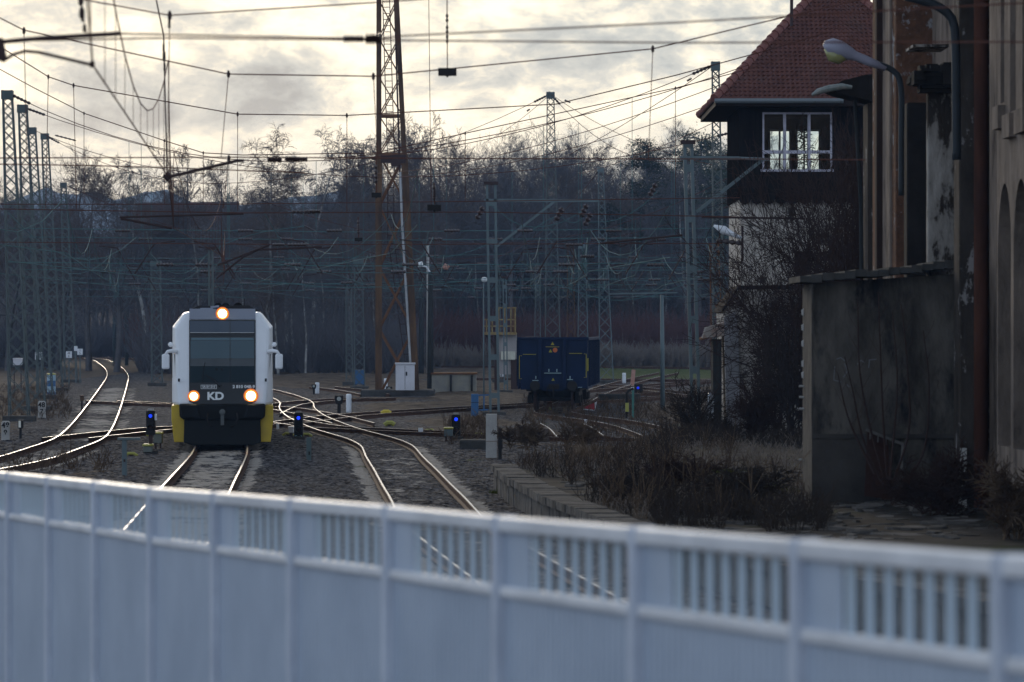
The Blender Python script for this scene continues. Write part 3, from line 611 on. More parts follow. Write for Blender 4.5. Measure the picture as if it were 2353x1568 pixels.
lm('A3','third lattice mast in the left row, close behind the second',(73,293),(105,918),16,33,GY(918))
lm('A4','fourth lattice mast in the left row, shortest in the sky',(103,307),(130,900),14,29,GY(900))
lm('A5','slimmer lattice mast behind the left row, beside two white boards',(146,420),(163,880),11,28,GY(880))
lm('A6','lattice mast with dark block base between curved track and railcar',(358,600),(361,888),20,24,GY(888),found=True)
lm('B1','tall lattice mast in the centre whose head carries wires both ways',(1265,212),(1271,912),15,38,206)
lm('B2','lattice mast rising behind the signal tower roof edge',(1644,142),(1655,968),15,30,150)
lm('B3','lattice mast just right of the blue wagon',(1380,384),(1394,882),11,32,GY(882),mt=M['green2'])
lm('B7','lattice mast standing behind the wagon, just beyond its middle',(1338,560),(1340,880),15,26,GY(880),mt=M['green2'])
lm('B8','rust tinted lattice mast behind the wagon, left of its last third',(1311,565),(1313,880),12,22,GY(880),mt=M['orust'],cap=False)
lm('B9','narrow lattice mast behind the left end of the wagon',(1236,625),(1235,862),9,16,GY(862),cap=False)
lm('B10','slim lattice mast above the cream board by the yellow platform',(1144,640),(1146,880),9,14,GY(880),cap=False)
lm('C1','lattice mast left of the tall rusty tower, right one of the pair',(824,594),(826,897),18,24,GY(897))
lm('C2','lattice mast left of the tall rusty tower, left one of the pair',(801,660),(803,886),12,15,GY(886),cap=False)
lm('C3','far lattice mast among the birches right of the railcar',(684,655),(686,805),9,11,330,cap=False)
lm('C4','far lattice mast seen just left of the signal tower wall',(1641,560),(1650,905),20,28,GY(905),mt=M['rust'],cap=False)
# tall rusty floodlight tower
Yt=206; k=Yt/F
tw=thing('floodlight_tower','very tall rusty lattice tower with ladder rising out of the picture','lattice tower',(PX(915,Yt),Yt,0))
def tl(u,sx,sy):
    z=u*27.0; yy=753-(z-H)/k
    xl=871.5; f=(910-yy)/910.0; xr=958-46*f
    xc=(xl+xr)/2; hw=(xr-xl)/2
    return Vector((PX(xc+sx*hw,Yt), Yt+sy*(1.15-.6*u), z))
for sx,sy,mt in ((-1,-1,M['orust']),(1,-1,M['orust']),(1,1,M['rust']),(-1,1,M['rust'])):
    q=MB(); q.bar(tl(0,sx,sy),tl(.47,sx,sy),.34 if sy<0 else .2,.18); q.bar(tl(.47,sx,sy),tl(1,sx,sy),.25 if sy<0 else .17,.15); q.build('leg',mt,tw)
q=MB(); br=[0,.13,.25,.37,.47]+[.47+.075*i for i in range(1,8)]
for i in range(len(br)-1):
    u0,u1=br[i],br[i+1]
    for c0,c1 in (((-1,-1),(1,-1)),((1,1),(-1,1)),((1,-1),(1,1)),((-1,1),(-1,-1))):
        wv=.085 if i<4 else .06
        q.bar(tl(u0,*c0),tl(u1,*c1),wv,.05); q.bar(tl(u0,*c1),tl(u1,*c0),wv,.05)
        if i in (3,4,8): q.bar(tl(u1,*c0),tl(u1,*c1),.12,.08)
q.build('lattice_bracing',M['rust'],tw)
q=MB()
for (x0,y0,x1,y1) in ((878,420,876,24),): pass
def lad(xa,ya,xb,yb,w,step,yd):
    a=P(xa,ya,Yt+yd); b=P(xb,yb,Yt+yd); n=int((b-a).length/step); h=w*k/2
    q.bar(a+Vector((-h,0,0)),b+Vector((-h,0,0)),.045); q.bar(a+Vector((h,0,0)),b+Vector((h,0,0)),.045)
    for i in range(n+1):
        p=a.lerp(b,i/max(n,1)); q.bar(p+Vector((-h,0,0)),p+Vector((h,0,0)),.035)
lad(900,413,884,-110,16,.32,0); lad(938,838,900,560,13,.5,0); lad(898,560,898,413,14,.4,0)
q.build('ladder',M['iron'],tw)
q=MB(); a=P(888,365,Yt); q.cbox(a,1.6,1.6,.08); q.cbox(P(904,366,Yt-.9),1.3,.3,.42); q.cbox(P(910,372,Yt-.95),.5,.3,.5); q.build('platform',M['iron'],tw)
MB().tube([P(943,836,Yt-1.3),P(924,517,Yt-1.3),P(919,395,Yt-1.1)],.06,8).build('cable_duct',mat('pale_duct',(.42,.42,.43),.6,0,(.3,.3,.3),1.5),tw)
MB().tube([P(919,400,Yt-1.0),P(912,180,Yt-.8),P(905,-60,Yt-.5)],.045,6).build('cable_duct',M['iron'],tw)
MB().box(PX(832,Yt),PX(998,Yt),Yt-2.2,Yt+2.2,-.2,.34).build('foundation',M['concd'],tw,bevel=.06)
Yc=203.2
cb=thing('control_cabinet','tall pale grey cabinet on the concrete base of the rusty tower','cabinet',(PX(931,Yc),Yc,.34))
kc=Yc/F; z0=.34
MB().box(PX(909.5,Yc),PX(952.5,Yc),Yc-.3,Yc+.3,z0,PZ(838,Yc)).build('cabinet_body',M['cab'],cb,bevel=.02)
MB().box(PX(908,Yc),PX(954.5,Yc),Yc-.36,Yc+.36,PZ(838,Yc),PZ(834,Yc)).build('cabinet_lid',M['cab'],cb,bevel=.01)
MB().box(PX(930.6,Yc),PX(931.4,Yc),Yc-.306,Yc-.3,z0+.05,PZ(841,Yc)).build('door_seam',M['iron'],cb)
MB().box(PX(933,Yc),PX(936,Yc),Yc-.34,Yc-.3,1.1,1.3).build('handle',M['dark'],cb)
# double channel masts with booms
def pair(label,xa,xb_,ytop,ybot,Y,mt,tilt=0,w=.10,cat='steel mast'):
    t=thing('channel_mast',label,cat,(PX((xa+xb_)/2,Y),Y,0),'steel masts made of paired channels')
    k=Y/F
    for x in (xa,xb_):
        q=MB(); q.bar((PX(x+tilt,Y),Y,0),(PX(x,Y),Y,PZ(ytop,Y)),w,w*1.2); q.build('leg',mt,t)
    zt=PZ(ytop,Y); n=6
    for i in range(n):
        q=MB()
        z=zt*(i+.45)/n; q.box(PX(xa+tilt*(1-z/zt),Y),PX(xb_+tilt*(1-z/zt),Y),Y-.05,Y+.05,z,z+.22); q.build('tie_plate',mt,t)
    q=MB(); q.box(PX(xa,Y)-.12,PX(xb_,Y)+.12,Y-.12,Y+.12,zt,zt+.12); q.build('top_plate',M['iron'],t)
    MB().box(PX(xa+tilt,Y)-.3,PX(xb_+tilt,Y)+.3,Y-.35,Y+.35,-.2,.16).build('foundation',M['concd'],t,bevel=.03)
    return t
Yb=160
g1=pair('twin channel mast with long boom, right of the rusty tower',1119,1138,425,950,Yb,M['green2'],tilt=8)
q=MB(); q.bar(P(1113,461,Yb),P(1377,462,Yb),.12,.12); q.build('boom',M['green2'],g1)
q=MB(); q.bar(P(1140,568,Yb),P(1275,463,Yb),.10,.10); q.build('strut',M['green2'],g1)
Yr=118
g2=pair('twin channel mast with boom and strut reaching toward the signal tower window',1573,1589,332,985,Yr,M['green2'],tilt=20)
q=MB(); q.bar(P(1562,363,Yr),P(1700,364,Yr),.10,.10); q.bar(P(1700,364,Yr),P(1768,367,Yr-1),.08,.08); q.build('boom',M['green2'],g2)
q=MB(); q.bar(P(1601,487,Yr),P(1752,368,Yr-.6),.10,.10); q.build('strut',M['green2'],g2)
q=MB(); q.box(PX(1571,Yr),PX(1591,Yr),Yr-.1,Yr+.1,PZ(340,Yr),PZ(330,Yr)); q.build('head_frame',M['green'],g2)
pair('twin post behind the railcar carrying a cluster of insulators',480,488,575,900,150,M['green'],tilt=3,w=.08)
pair('pair of thin posts in front of the yellow railed platform',1156,1163,640,870,215,M['green2'],tilt=3,w=.07)
def post(label,x0,y0,x1,y1,Y,r,mt,name='steel_post',cat='post',group='plain posts in the yard'):
    t=thing(name,label,cat,(PX(x1,Y),Y,0),group)
    MB().tube([(PX(x1,Y),Y,-.1),(PX((x0+x1)/2,Y),Y,PZ((y0+753+H/(Y/F))/2,Y)),(PX(x0,Y),Y,PZ(y0,Y))],[r*1.15,r,r*.8],10).build('shaft',mt,t,smooth=True)
    return t
p=post('slim pale post with a T shaped top between wagon and tower',1521,678,1523,944,GY(944),.09,M['green2'])
MB().bar(P(1400,676,GY(944)),P(1556,673,GY(944)),.07).build('cross_arm',M['green2'],p)
post('blue grey tubular post left of the tall birches, first of two',262,620,263,815,380,.16,M['green2'])
post('taller blue grey tubular post by the end of the curved line',289,560,291,826,380,.16,M['green2'])
post('pale concrete post beside the two tarred poles',983,565,984,845,300,.12,M['concp'])
p=post('tarred wooden pole carrying two street lamp heads',989,625,989,905,GY(905),.16,M['wood'],'wooden_pole','pole','tarred wooden poles')
for (x0,y0,x1,y1,mt) in ((989,628,970,612,M['white']),(989,630,1018,617,M['orust'])):
    Yp=GY(905); a=P(x0,y0,Yp); b=P(x1,y1,Yp); MB().tube([a,a.lerp(b,.5)+Vector((0,0,.15)),b],.05,6).build('lamp_arm',mt,p)
    MB().tube([b,b+Vector(((b-a).x*.25,0,(b-a).z*.25)),b+Vector(((b-a).x*.5,0,(b-a).z*.4))],[.09,.2,.06],8).build('lamp_head',M['bulbw'] if mt is M['white'] else M['salmon'],p)
post('plain tarred wooden pole left of the twin lamp pole',968,638,968,861,GY(861),.18,M['wood'],'wooden_pole','pole','tarred wooden poles')
p=post('round white lamp bulb on a short bracket by the boom mast',1111,650,1112,950,161.5,.03,M['green2'],'yard_lamp','lamp',None)
MB().lathe(P(1113,644,161.5),[(.02,-.1),(.11,-.06),(.13,.02),(.1,.09),(.03,.12)],12).build('lamp_bulb',M['bulbw'],p,smooth=True)
# ================================================================ overhead wires
def poly_wire(pts,r,mt,name,parent): return MB().tube(pts,r,5).build(name,mt,parent)
def sag(a,b,s,n=14):
    a=Vector(a); b=Vector(b); return [a.lerp(b,i/n)-Vector((0,0,4*s*(i/n)*(1-i/n))) for i in range(n+1)]
def insul(c,dirv,L_,r,parent,n=6):
    d=Vector(dirv).normalized(); c=Vector(c); pts=[];rs=[]
    for i in range(n*2+1):
        pts.append(c+d*(i/(n*2)-.5)*L_); rs.append(r if i%2 else r*.5)
    return MB().tube(pts,rs,7).build('insulator',M['insul'],parent)
def span(label,Y,mess,ropes,drops,ins=(),r=.013,mt=None,arms=(),ext=True):
    """mess: list of (col,row); ropes: [[(col,row)...]]; drops: [(col,row0,col1,row1)]"""
    mt=mt or M['wire']
    t=thing('cross_span',label,'wire span',tuple(P(mess[len(mess)//2][0],mess[len(mess)//2][1],Y)) if mess else tuple(P(*ropes[0][0],Y)),'wire spans slung across the tracks')
    def ex(pts):
        pts=[P(x,y,Y) for x,y in pts]
        return pts
    if mess:
        q=ex(mess); poly_wire(q,r,mt,'messenger_wire',t)
    for rp in ropes: poly_wire(ex(rp),r*.95,mt,'span_rope',t)
    for (x0,y0,x1,y1) in drops:
        a=P(x0,y0,Y); b=P(x1,y1,Y); o=poly_wire([a,b],r*.62,mt,'dropper',t)
        MB().lathe(a,[(.01,-.05),(.022,-.03),(.022,.02),(.01,.05)],6).build('clamp',M['iron'],o)
    for (x,y,L_,rr,dx,dy) in ins: insul(P(x,y,Y),(dx,0,-dy),L_,rr,t)
    for a_ in arms:
        pts=[P(x,y,Y) for x,y in a_[0]]; MB().tube(pts,a_[1],6).build('registration_arm',a_[2] if len(a_)>2 else M['iron'],t)
    return t
span('nearest blurred wire span with a big dark insulator and curved bracket at top',31,[],[[(-60,97),(20,95),(390,88),(862,93),(1548,99),(2420,97)],[(275,78),(862,90),(930,83),(1548,53),(2000,27),(2400,5)]],
  [(188,30,200,79),(186,0,190,30)],[(812,90,.16,.035,1,0),(858,90,.13,.055,1,0),(190,36,.10,.02,0,1),(194,66,.06,.02,0,1)],r=.0075,
  arms=[([(-30,100),(100,88),(275,78)],.018),([(5,142),(30,126),(58,118),(90,121),(212,150)],.013),([(-6,90),(4,140)],.045),([(212,142),(212,156)],.02)])
span('high wire span above the railcar peaking low at its hanging string',42,[(120,-20),(192,0),(390,36),(870,6),(1300,-25)],[],[(390,36,384,400)],[(389,55,.1,.02,0,1)],r=.008)
span('wire span with a long sagging line dipping between railcar and rusty tower',54,[(-60,12),(0,42),(55,70),(525,171),(857,176),(1500,113),(1735,56),(1976,0),(2150,-40)],[[(-60,364),(560,362),(1000,365),(1695,366),(1990,368)],[(-60,377),(200,381),(386,386),(700,398)]],
  [(55,71,62,362),(525,171,508,362),(858,176,868,363),(1500,113,1490,364),(526,365,512,480)],
  [(376,110,.10,.022,0,1),(377,130,.13,.03,0,1),(378,155,.1,.022,0,1),(631,368,.20,.045,1,0),(668,366,.16,.05,1,0),(690,367,.2,.04,1,0)],r=.0095,
  arms=[([(359,0),(376,82),(378,164),(384,404)],.01),([(384,408),(440,395),(545,370),(560,370)],.022),([(380,400),(392,412)],.06)])
span('second long sagging wire line below the first, ending above the tower roof',82,[(-60,60),(0,108),(111,177),(169,197),(546,263),(797,266),(1278,240),(1552,174),(1750,120),(1900,76)],[[(-60,480),(560,490),(1100,488),(1690,499)]],
  [(111,177,105,480),(169,197,176,482),(546,263,546,486),(797,266,797,489),(985,-10,991,487)],
  [(697,488,.5,.045,1,0),(720,487,.3,.05,1,0)],r=.012,arms=[([(278,503),(395,525)],.025),([(275,500),(560,492)],.02)])
span('third sagging wire line, level with the heads of the left masts',113,[(-60,126),(0,160),(75,201),(193,261),(378,324),(467,352),(559,357),(863,352),(1069,307),(1552,203),(1700,165),(1850,120)],[[(-60,470),(500,470),(1120,463),(1700,455)],[(0,557),(700,563),(1660,560)]],
  [(193,261,193,470),(378,324,378,470),(467,352,467,470),(1069,307,1069,464),(1552,203,1552,458)],
  [(683,563,.55,.06,1,0),(640,563,.35,.05,1,0),(1319,563,.5,.05,1,0),(1350,590,.4,.06,1,0)],r=.014,mt=M['wire'],
  arms=[([(500,610),(590,575),(740,568)],.03),([(497,640),(560,590),(620,562)],.03),([(1380,560),(1430,555),(1568,541)],.03),([(1420,556),(1425,568),(1450,558),(1500,562)],.02)])
def tspan(label,Y,ka,kb,xm,ym,z1,z2,tracksx,r=.016,mt=None,seed=1,extra=None):
    rr=random.Random(seed); a=TOPS[ka] if isinstance(ka,str) else P(*ka,Y); b=TOPS[kb] if isinstance(kb,str) else P(*kb,Y)
    mid=P(xm,ym,Y)
    t=thing('cross_span',label,'wire span',tuple(mid),'wire spans slung across the tracks'); mt=mt or M['wireg']
    pts=[]
    for i in range(21):
        u=i/20; x=a.x+(b.x-a.x)*u; Yu=a.y+(b.y-a.y)*u
        um=(mid.x-a.x)/(b.x-a.x)
        zz=mid.z+(a.z-mid.z)*((um-u)/um)**2 if u<um else mid.z+(b.z-mid.z)*((u-um)/(1-um))**2
        pts.append(Vector((x,Yu,zz)))
    MB().tube(pts,r,5).build('messenger_wire',M['wire'],t)
    for s,(p,q) in ((1,(pts[0],pts[1])),(-1,(pts[-1],pts[-2]))):
        insul(p.lerp(q,.35),q-p,.9,.07,t)
    for z in (z1,z2):
        MB().tube([(a.x,a.y,z+.1),((a.x+b.x)/2,(a.y+b.y)/2,z-.05),(b.x,b.y,z+.1)],r*.9,5).build('span_rope',mt,t)
    for tx in tracksx:
        u=(tx-a.x)/(b.x-a.x)
        if not 0<u<1: continue
        i=min(int(u*20),19); zt=pts[i].lerp(pts[i+1],u*20-i).z
        Y=a.y+(b.y-a.y)*u
        MB().tube([(tx,Y,zt),(tx,Y,z1)],r*.6,4).build('dropper',mt,t)
        s=rr.choice((-1,1)); hz=rr.uniform(-.08,.08)
        MB().tube([(tx+s*1.3,Y,z1-.35+hz),(tx+s*.5,Y,z1-.45+hz),(tx-s*.25,Y,z2-.35)],.03,5).build('registration_arm',M['iron'],t)
        insul((tx+s*.9,Y,z2+.0),(1,0,0),.65,.085,t,5)
        insul((tx-s*.7,Y,z1+.0),(1,0,0),.6,.075,t,5)
        if rr.random()<.3: MB().tube([(tx+s*.2,Y,z1),(tx+s*.35,Y,(z1+z2)/2-.2),(tx+s*.75,Y,z2)],r*.8,4).build('jumper_wire',M['wirep'],t)
    return t
xs_at=lambda Y:[float(np.interp(Y,[p[1] for p in l],[p[0] for p in l])) for l in (LINES['T1'],LINES['T2'],LINES['T0'],LINES['TW'])]
ex=lambda Y,l:xs_at(Y)+l
tspan('wire span from the leftmost mast head to the mast behind the tower roof',150,'A1','B2',640,372,7.3,6.0,[-10.9,-7.5,-14.2,-3,1.2,4.6],seed=2)
tspan('wire span starting at the second mast from the left',GY(945),'A2',(1700,300),900,408,7.4,6.0,[-12.2,-9,-16.5,-4,0,3,7],seed=3)
tspan('wire span starting at the fourth mast of the left row',GY(900),'A4','B1',520,430,7.4,6.0,[-20,-15.5,-12,-8,-3.5],seed=4)
tspan('wire span between the central mast and the far right of the yard',206,'B1',(1760,330),1530,372,7.3,6.1,[3.5,5.7,8.4,11],seed=5)
tspan('low far wire span in front of the woods behind the wagon',GY(882),(700,520),'B3',1050,610,7.5,6.1,[-10,-6.5,-3,0,2.5],seed=6)
tspan('farther wire span running past the mast beside the wagon',253,'A5',(1690,470),900,600,7.4,6.0,[-24,-19,-14,-9,-4,1,6,11],seed=7)
tspan('farthest wire span low against the dark woods',300,(40,560),(1700,560),850,630,7.3,5.9,[-30,-25,-18,-11,-4,3,9,14],r=.018,seed=8)
tspan('wire span of the middle yard behind the rusty tower',222,(600,460),(1690,400),1130,560,7.2,6.0,[-9,-5,-1,3,7,11],seed=9)
# loose diagonal guy and feeder wires against the sky
def feeder(label,pts,r,mt=None,ins=()):
    t=thing('feeder_wire',label,'wire',tuple(pts[0]),'single feeder wires'); MB().tube(pts,r,5).build('wire_strand',mt or M['wire'],t)
    for (c,d,L_,rr) in ins: insul(c,d,L_,rr,t,5)
    return t
b1=TOPS['B1']; b2=TOPS['B2']
feeder('wire dropping leftward from the central mast head',sag(b1,P(1110,330,235),.2),.014,ins=[(b1.lerp(P(1110,330,235),.3),P(1110,330,235)-b1,.9,.05)])
feeder('wire dropping rightward from the central mast head',sag(b1,P(1640,380,175),.5),.014,ins=[(b1.lerp(P(1640,380,175),.12),P(1640,380,175)-b1,1.2,.05)])
feeder('wire rising from the trees to the mast by the tower roof, upper one',sag(P(1230,392,230),b2,.3),.016,ins=[(b2.lerp(P(1230,392,230),.1),P(1230,392,230)-b2,1.2,.05)])
feeder('wire rising from the trees toward the tower roof, lower one',sag(P(1330,400,230),P(1760,222,130),.3),.014)
feeder('upper of two near parallel wires rising past the central mast',sag(P(860,400,200),P(1710,175,120),.6),.014)
feeder('lower of two near parallel wires rising past the central mast',sag(P(900,408,200),P(1712,212,125),.6),.014)
feeder('wire rising from left through the central mast to the tower roof',sag(P(745,367,113),P(1720,150,113),.4),.013)
feeder('wire sloping down from the third left mast head',sag(TOPS['A3'],P(470,400,190),.4),.015,ins=[(TOPS['A3'].lerp(P(470,400,190),.2),P(470,400,190)-TOPS['A3'],1.4,.05)])
# longitudinal catenaries
def catenary(label,line,z,ys,zm=1.55,r=.011,mt=None,stag=.25,pts=None,drop=3.2):
    t=None; mt=mt or M['wireg']; X=lambda Y:float(np.interp(Y,[p[1] for p in line],[p[0] for p in line]))
    P0=[Vector((X(Y)+(stag if i%2 else -stag),Y,z)) for i,Y in enumerate(ys)]
    t=thing('catenary_line',label,'overhead line',tuple(P0[len(P0)//2]),'overhead lines running along the tracks')
    MB().tube(P0,r,5).build('contact_wire',mt,t)
    for i in range(len(P0)-1):
        a,b=P0[i],P0[i+1]; L_=(b-a).length; n=max(3,int(L_/drop))
        mp=[a.lerp(b,j/n)+Vector((0,0,zm-4*(zm-.35)*(j/n)*(1-j/n))) for j in range(n+1)]
        MB().tube(mp,r*.9,5).build('messenger_wire',mt,t)
        for j in range(1,n):
            MB().tube([mp[j],a.lerp(b,j/n)],r*.45,3).build('dropper',mt,t)
    return t
L1=[(-2.2,20),(-2.45,24.9),(-3.32,31),(-4.74,54),(-7.08,82),(-8.4,113),(-11,150),(-14,190),(-17.5,225)]
catenary('overhead line above the railcar, converging from the top edge',L1,5.68,[20,31,54,82,113,150,188,222],1.6,.0085,M['wire'],0,drop=2.3)
catenary('overhead line above the track right of the railcar',LINES['T2'],5.75,[82,113,150,188,222],1.1,.0085,M['wireg'],.1,drop=5)
catenary('overhead line above the curved left track',LINES['T0'],5.75,[92,113,150,188,222,253,300],1.6,.012,M['wireg'],.2,drop=4)
catenary('overhead line above the blue wagon',LINES['TW'],5.75,[120,150,188,222,253,300],1.6,.012,M['wireg'],.2,drop=4)
for lb,dx in (('overhead line left of the rusty tower',-3.5),('overhead line in the yard right of the rusty tower',1.0),('overhead line in the yard by the twin channel mast',5.0),('overhead line at the far side of the yard',12.0),('overhead line above the open ground left of the tower base',-7.5),('overhead line passing between the two channel masts',8.0),('overhead line over the sidings behind the railcar',-16.0),('overhead line just beyond the left mast row',-21.0),('overhead line above the wagon end of the yard',3.0)):
    catenary(lb,[(dx-.5,120),(dx+1,300)],5.8,[130,165,206,253,300],1.6,.013,M['wirep'] if dx in(1.0,) else M['wireg'],.3,drop=5)
for lb,pts_ in (('sagging loose wire from the boom mast to the insulator right of it',[(1125,470),(1200,520),(1290,512),(1345,480)]),('loose pale wire under the long boom',[(1225,528),(1285,495),(1300,508),(1325,512),(1345,492)]),('long slack wire rising from the boom end to the dark bracket',[(1345,512),(1420,505),(1480,470),(1510,440)]),('slack wire between rusty tower and the lamp pole',[(930,560),(985,590),(1060,585),(1125,560)]),('slack wire looping left of the rusty tower',[(640,600),(720,612),(800,600),(868,560)]),('slack wire over the railcar roof toward the tall birch',[(455,600),(520,560),(600,535),(700,520)]),('long drooping wire across the far yard',[(560,640),(760,660),(980,655),(1120,640)]),('long drooping wire right of the wagon',[(1280,655),(1400,690),(1500,680),(1570,655)])):
    c=catmull([(P(x,y,152).x,P(x,y,152).z) for x,y in pts_],.4); feeder(lb,[Vector((p[0],152,p[1])) for p in c],.013,M['wireg'])
for lb,x,y in (('big dark insulator pair under the boom end',1342,485),('lower dark insulator under the boom end',1351,505),('leaning dark insulator over the far pines',1500,437),('dark insulator on the loose pale wire',1285,493),('cluster insulator left of the boom mast',1103,490)):
    t=thing('line_insulator',lb,'insulator',tuple(P(x,y,151.5)),'separate insulators in the yard air'); insul(P(x,y,151.5),(.5,0,1),.55,.13,t,3)
# dark box signs hanging in the air
def hang(label,x,y,w,h,Y,y0):
    t=thing('hanging_sign_box',label,'hanging box',tuple(P(x,y,Y)),'dark boxes hanging from the wires'); k=Y/F
    q=MB(); c=P(x,y,Y); q.box(c.x-w*k/2,c.x+w*k/2,Y-.08,Y+.08,c.z-h*k/2,c.z+h*k/2); q.prism([(c.x-w*k*.1,c.z-h*k/2),(c.x+w*k*.1,c.z-h*k/2),(c.x,c.z-h*k*.75)],Y-.05,Y+.05); q.build('sign_box',M['dark'],t,bevel=.008)
    MB().tube([P(x-1,y0,Y),P(x,y-h/2,Y)],.009*Y/60,5).build('hanger_rod',M['wire'],t)
    for u in (.35,.5,.62): insul(P(x-1,y0,Y).lerp(P(x,y-h/2,Y),u),(0,0,1),.12*Y/54,.022*Y/54,t,2)
hang('dark hanging box highest in the sky right of the rusty tower',1028,166,42,17,54,-20)
hang('dark hanging box before the trees right of the rusty tower',998,478,32,14,82,420)
hang('dark hanging box overlapping the left leg of the rusty tower',865,449,22,11,104,360)
hang('small dark hanging box left of the tower against the woods',824,551,18,8,150,500)
# ================================================================ signal tower
tile=mat('red_roof_tile',(0.16,0.070,0.056),.85,0,(0.09,0.042,0.036),2.5,contrast=(.3,.7),col3=(.10,.065,.055),s3=.9,c3=(.5,.8))
capt=mat('ridge_tile',(0.21,0.08,0.06),.7,0,(0.17,0.05,0.04),5)
clad=mat('black_timber_cladding',(0.009,0.008,0.009),.95,0,(.018,.016,.015),2,stretch=(4,4,.3),spec=.0)
plas=mat('grey_pitted_plaster',(0.33,0.295,0.255),.95,0,(0.58,0.52,0.46),3.2,1,9,col3=(.05,.045,.04),s3=2.2,c3=(.53,.62))
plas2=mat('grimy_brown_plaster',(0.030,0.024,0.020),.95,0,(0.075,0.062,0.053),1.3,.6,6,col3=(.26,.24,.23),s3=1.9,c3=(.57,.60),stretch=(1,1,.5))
plas3=mat('tan_station_plaster',(0.23,0.18,0.145),.95,0,(0.12,0.095,0.078),1.8,.6,8,col3=(.06,.045,.038),s3=.9,c3=(.55,.68),stretch=(1,1,.5))
plas4=mat('peeling_pale_plaster',(0.34,0.31,0.28),.95,0,(0.13,0.115,0.10),2.4,.8,9,col3=(.04,.032,.027),s3=2.4,c3=(.50,.55),stretch=(1,1,.4))
brickm=mat('brown_brick_plaster',(0.15,0.075,0.045),.95,0,(0.08,0.045,0.032),3.5,.7,9,col3=(.26,.25,.25),s3=1.9,c3=(.57,.62))
pipe=mat('brown_red_downpipe',(0.10,0.040,0.025),.75,0,(0.05,0.023,0.017),2,stretch=(1,1,.3))
recess=mat('black_masonry_and_shade',(0.016,0.014,0.014),.95,0,(.03,.027,.025),1.5,.4,6)  # near-black for dark masonry, roofs and openings; also paints shadow gaps
wframe=mat('lilac_white_window_frame',(0.50,0.47,0.55),.5,0,(.36,.34,.40),4)
gl=glassmat('window_glass',tint=(.9,.97,.98),alpha=.985); zinc=mat('zinc_gutter',(.16,.18,.19),.5,.3)
YT=120.0
X=lambda x,Y=YT:PX(x,Y); Z=lambda y,Y=YT:PZ(y,Y)
st=thing('signal_tower','signal box tower with red hipped roof, dark timber room and lit through windows','building',(X(1850),YT+3,.6))
xl,xr=X(1698),X(2085); yb0,yb1=YT,YT+6.6
zf,ze=Z(458),Z(243)
def wall_open(y0,y1,x0,x1,z0,z1,ops,mt,name='wall'):
    """wall in the xz plane with rectangular openings [(xa,xb,za,zb)], built from non overlapping boxes"""
    q=MB(); xs=sorted({x0,x1,*[o for op in ops for o in op[:2]]})
    for a,b in zip(xs,xs[1:]):
        mid=(a+b)/2; cuts=[(op[2],op[3]) for op in ops if op[0]<mid<op[1]]; z=z0
        for c0,c1 in sorted(cuts):
            if c0>z: q.box(a,b,y0,y1,z,c0)
            z=c1
        if z<z1: q.box(a,b,y0,y1,z,z1)
    return q
W=(X(1752),X(1912),Z(394),Z(259))
q=wall_open(yb0,yb0+.22,xl,xr,zf,ze,[W],clad); q.build('timber_wall',clad,st)
bk=YT+6.4
BW=[(xl+.80,xl+1.12,zf+.85,ze-.42),(xl+1.32,xl+2.05,zf+.85,ze-.42),(xl+2.2,xl+3.0,zf+.85,ze-.42)]
q=wall_open(bk,bk+.2,xl,xr,zf,ze,BW,clad); 
q.build('timber_wall',clad,st)
q=MB()
for (a,b,c,d) in ((yb0+.22,yb0+1.2,zf,ze),(yb0+2.4,yb0+3.2,zf,ze),(yb0+4.6,bk,zf,ze),(yb0+1.2,yb0+2.4,zf,ze),(yb0+3.2,yb0+4.6,zf,ze)):
    q.box(xl,xl+.15,a,b,c,d)
q.box(xr-.15,xr,yb0+.22,bk,zf,ze); q.box(xl+.15,xr-.15,yb0+.22,bk,zf,zf+.1); q.build('timber_wall',clad,st)
sc_=MB(); n=14      # scalloped lower edge of the cladding
for i in range(n):
    a=xl+(xr-xl)*i/n; b=xl+(xr-xl)*(i+1)/n; sc_.prism([(a,zf+.02),(b,zf+.02),(b-.03,zf-.10),((a+b)/2,zf-.17),(a+.03,zf-.10)],yb0-.03,yb0+.02)
sc_.build('scalloped_board_edge',clad,st)
# window: frame, mullions, transom, glass
wf=MB(); x0,x1,z0,z1=W; y=yb0-.03; fw=.055
wf.box(x0,x1,y,y+.14,z1-fw,z1); wf.box(x0-.06,x1+.06,y-.05,y+.14,z0-.02,z0+fw)
wf.box(x0,x0+fw,y,y+.14,z0+fw,z1-fw); wf.box(x1-fw,x1,y,y+.14,z0+fw,z1-fw)
for xm in (X(1803),X(1859)): wf.box(xm-.045,xm+.045,y,y+.14,z0+fw,z1-fw)
zt=Z(350)
for a,b in ((x0+fw,X(1803)-.045),(X(1803)+.045,X(1859)-.045),(X(1859)+.045,x1-fw)): wf.box(a,b,y,y+.14,zt-.05,zt+.05)
wo_=wf.build('window',wframe,st)
MB().box(x0+fw,x1-fw,y+.06,y+.07,z0+fw,z1-fw).build('pane',gl,wo_)
for (a,b,c,d) in BW:
    q=MB(); q.box(a,b,bk-.02,bk+.06,c,c+.05); q.box(a,b,bk-.02,bk+.06,d-.05,d); q.box(a,a+.06,bk-.02,bk+.06,c+.05,d-.05); q.box(b-.06,b,bk-.02,bk+.06,c+.05,d-.05); q.box((a+b)/2-.03,(a+b)/2+.03,bk-.02,bk+.06,c+.05,d-.05); q.build('rear_window_frame',wframe,st)
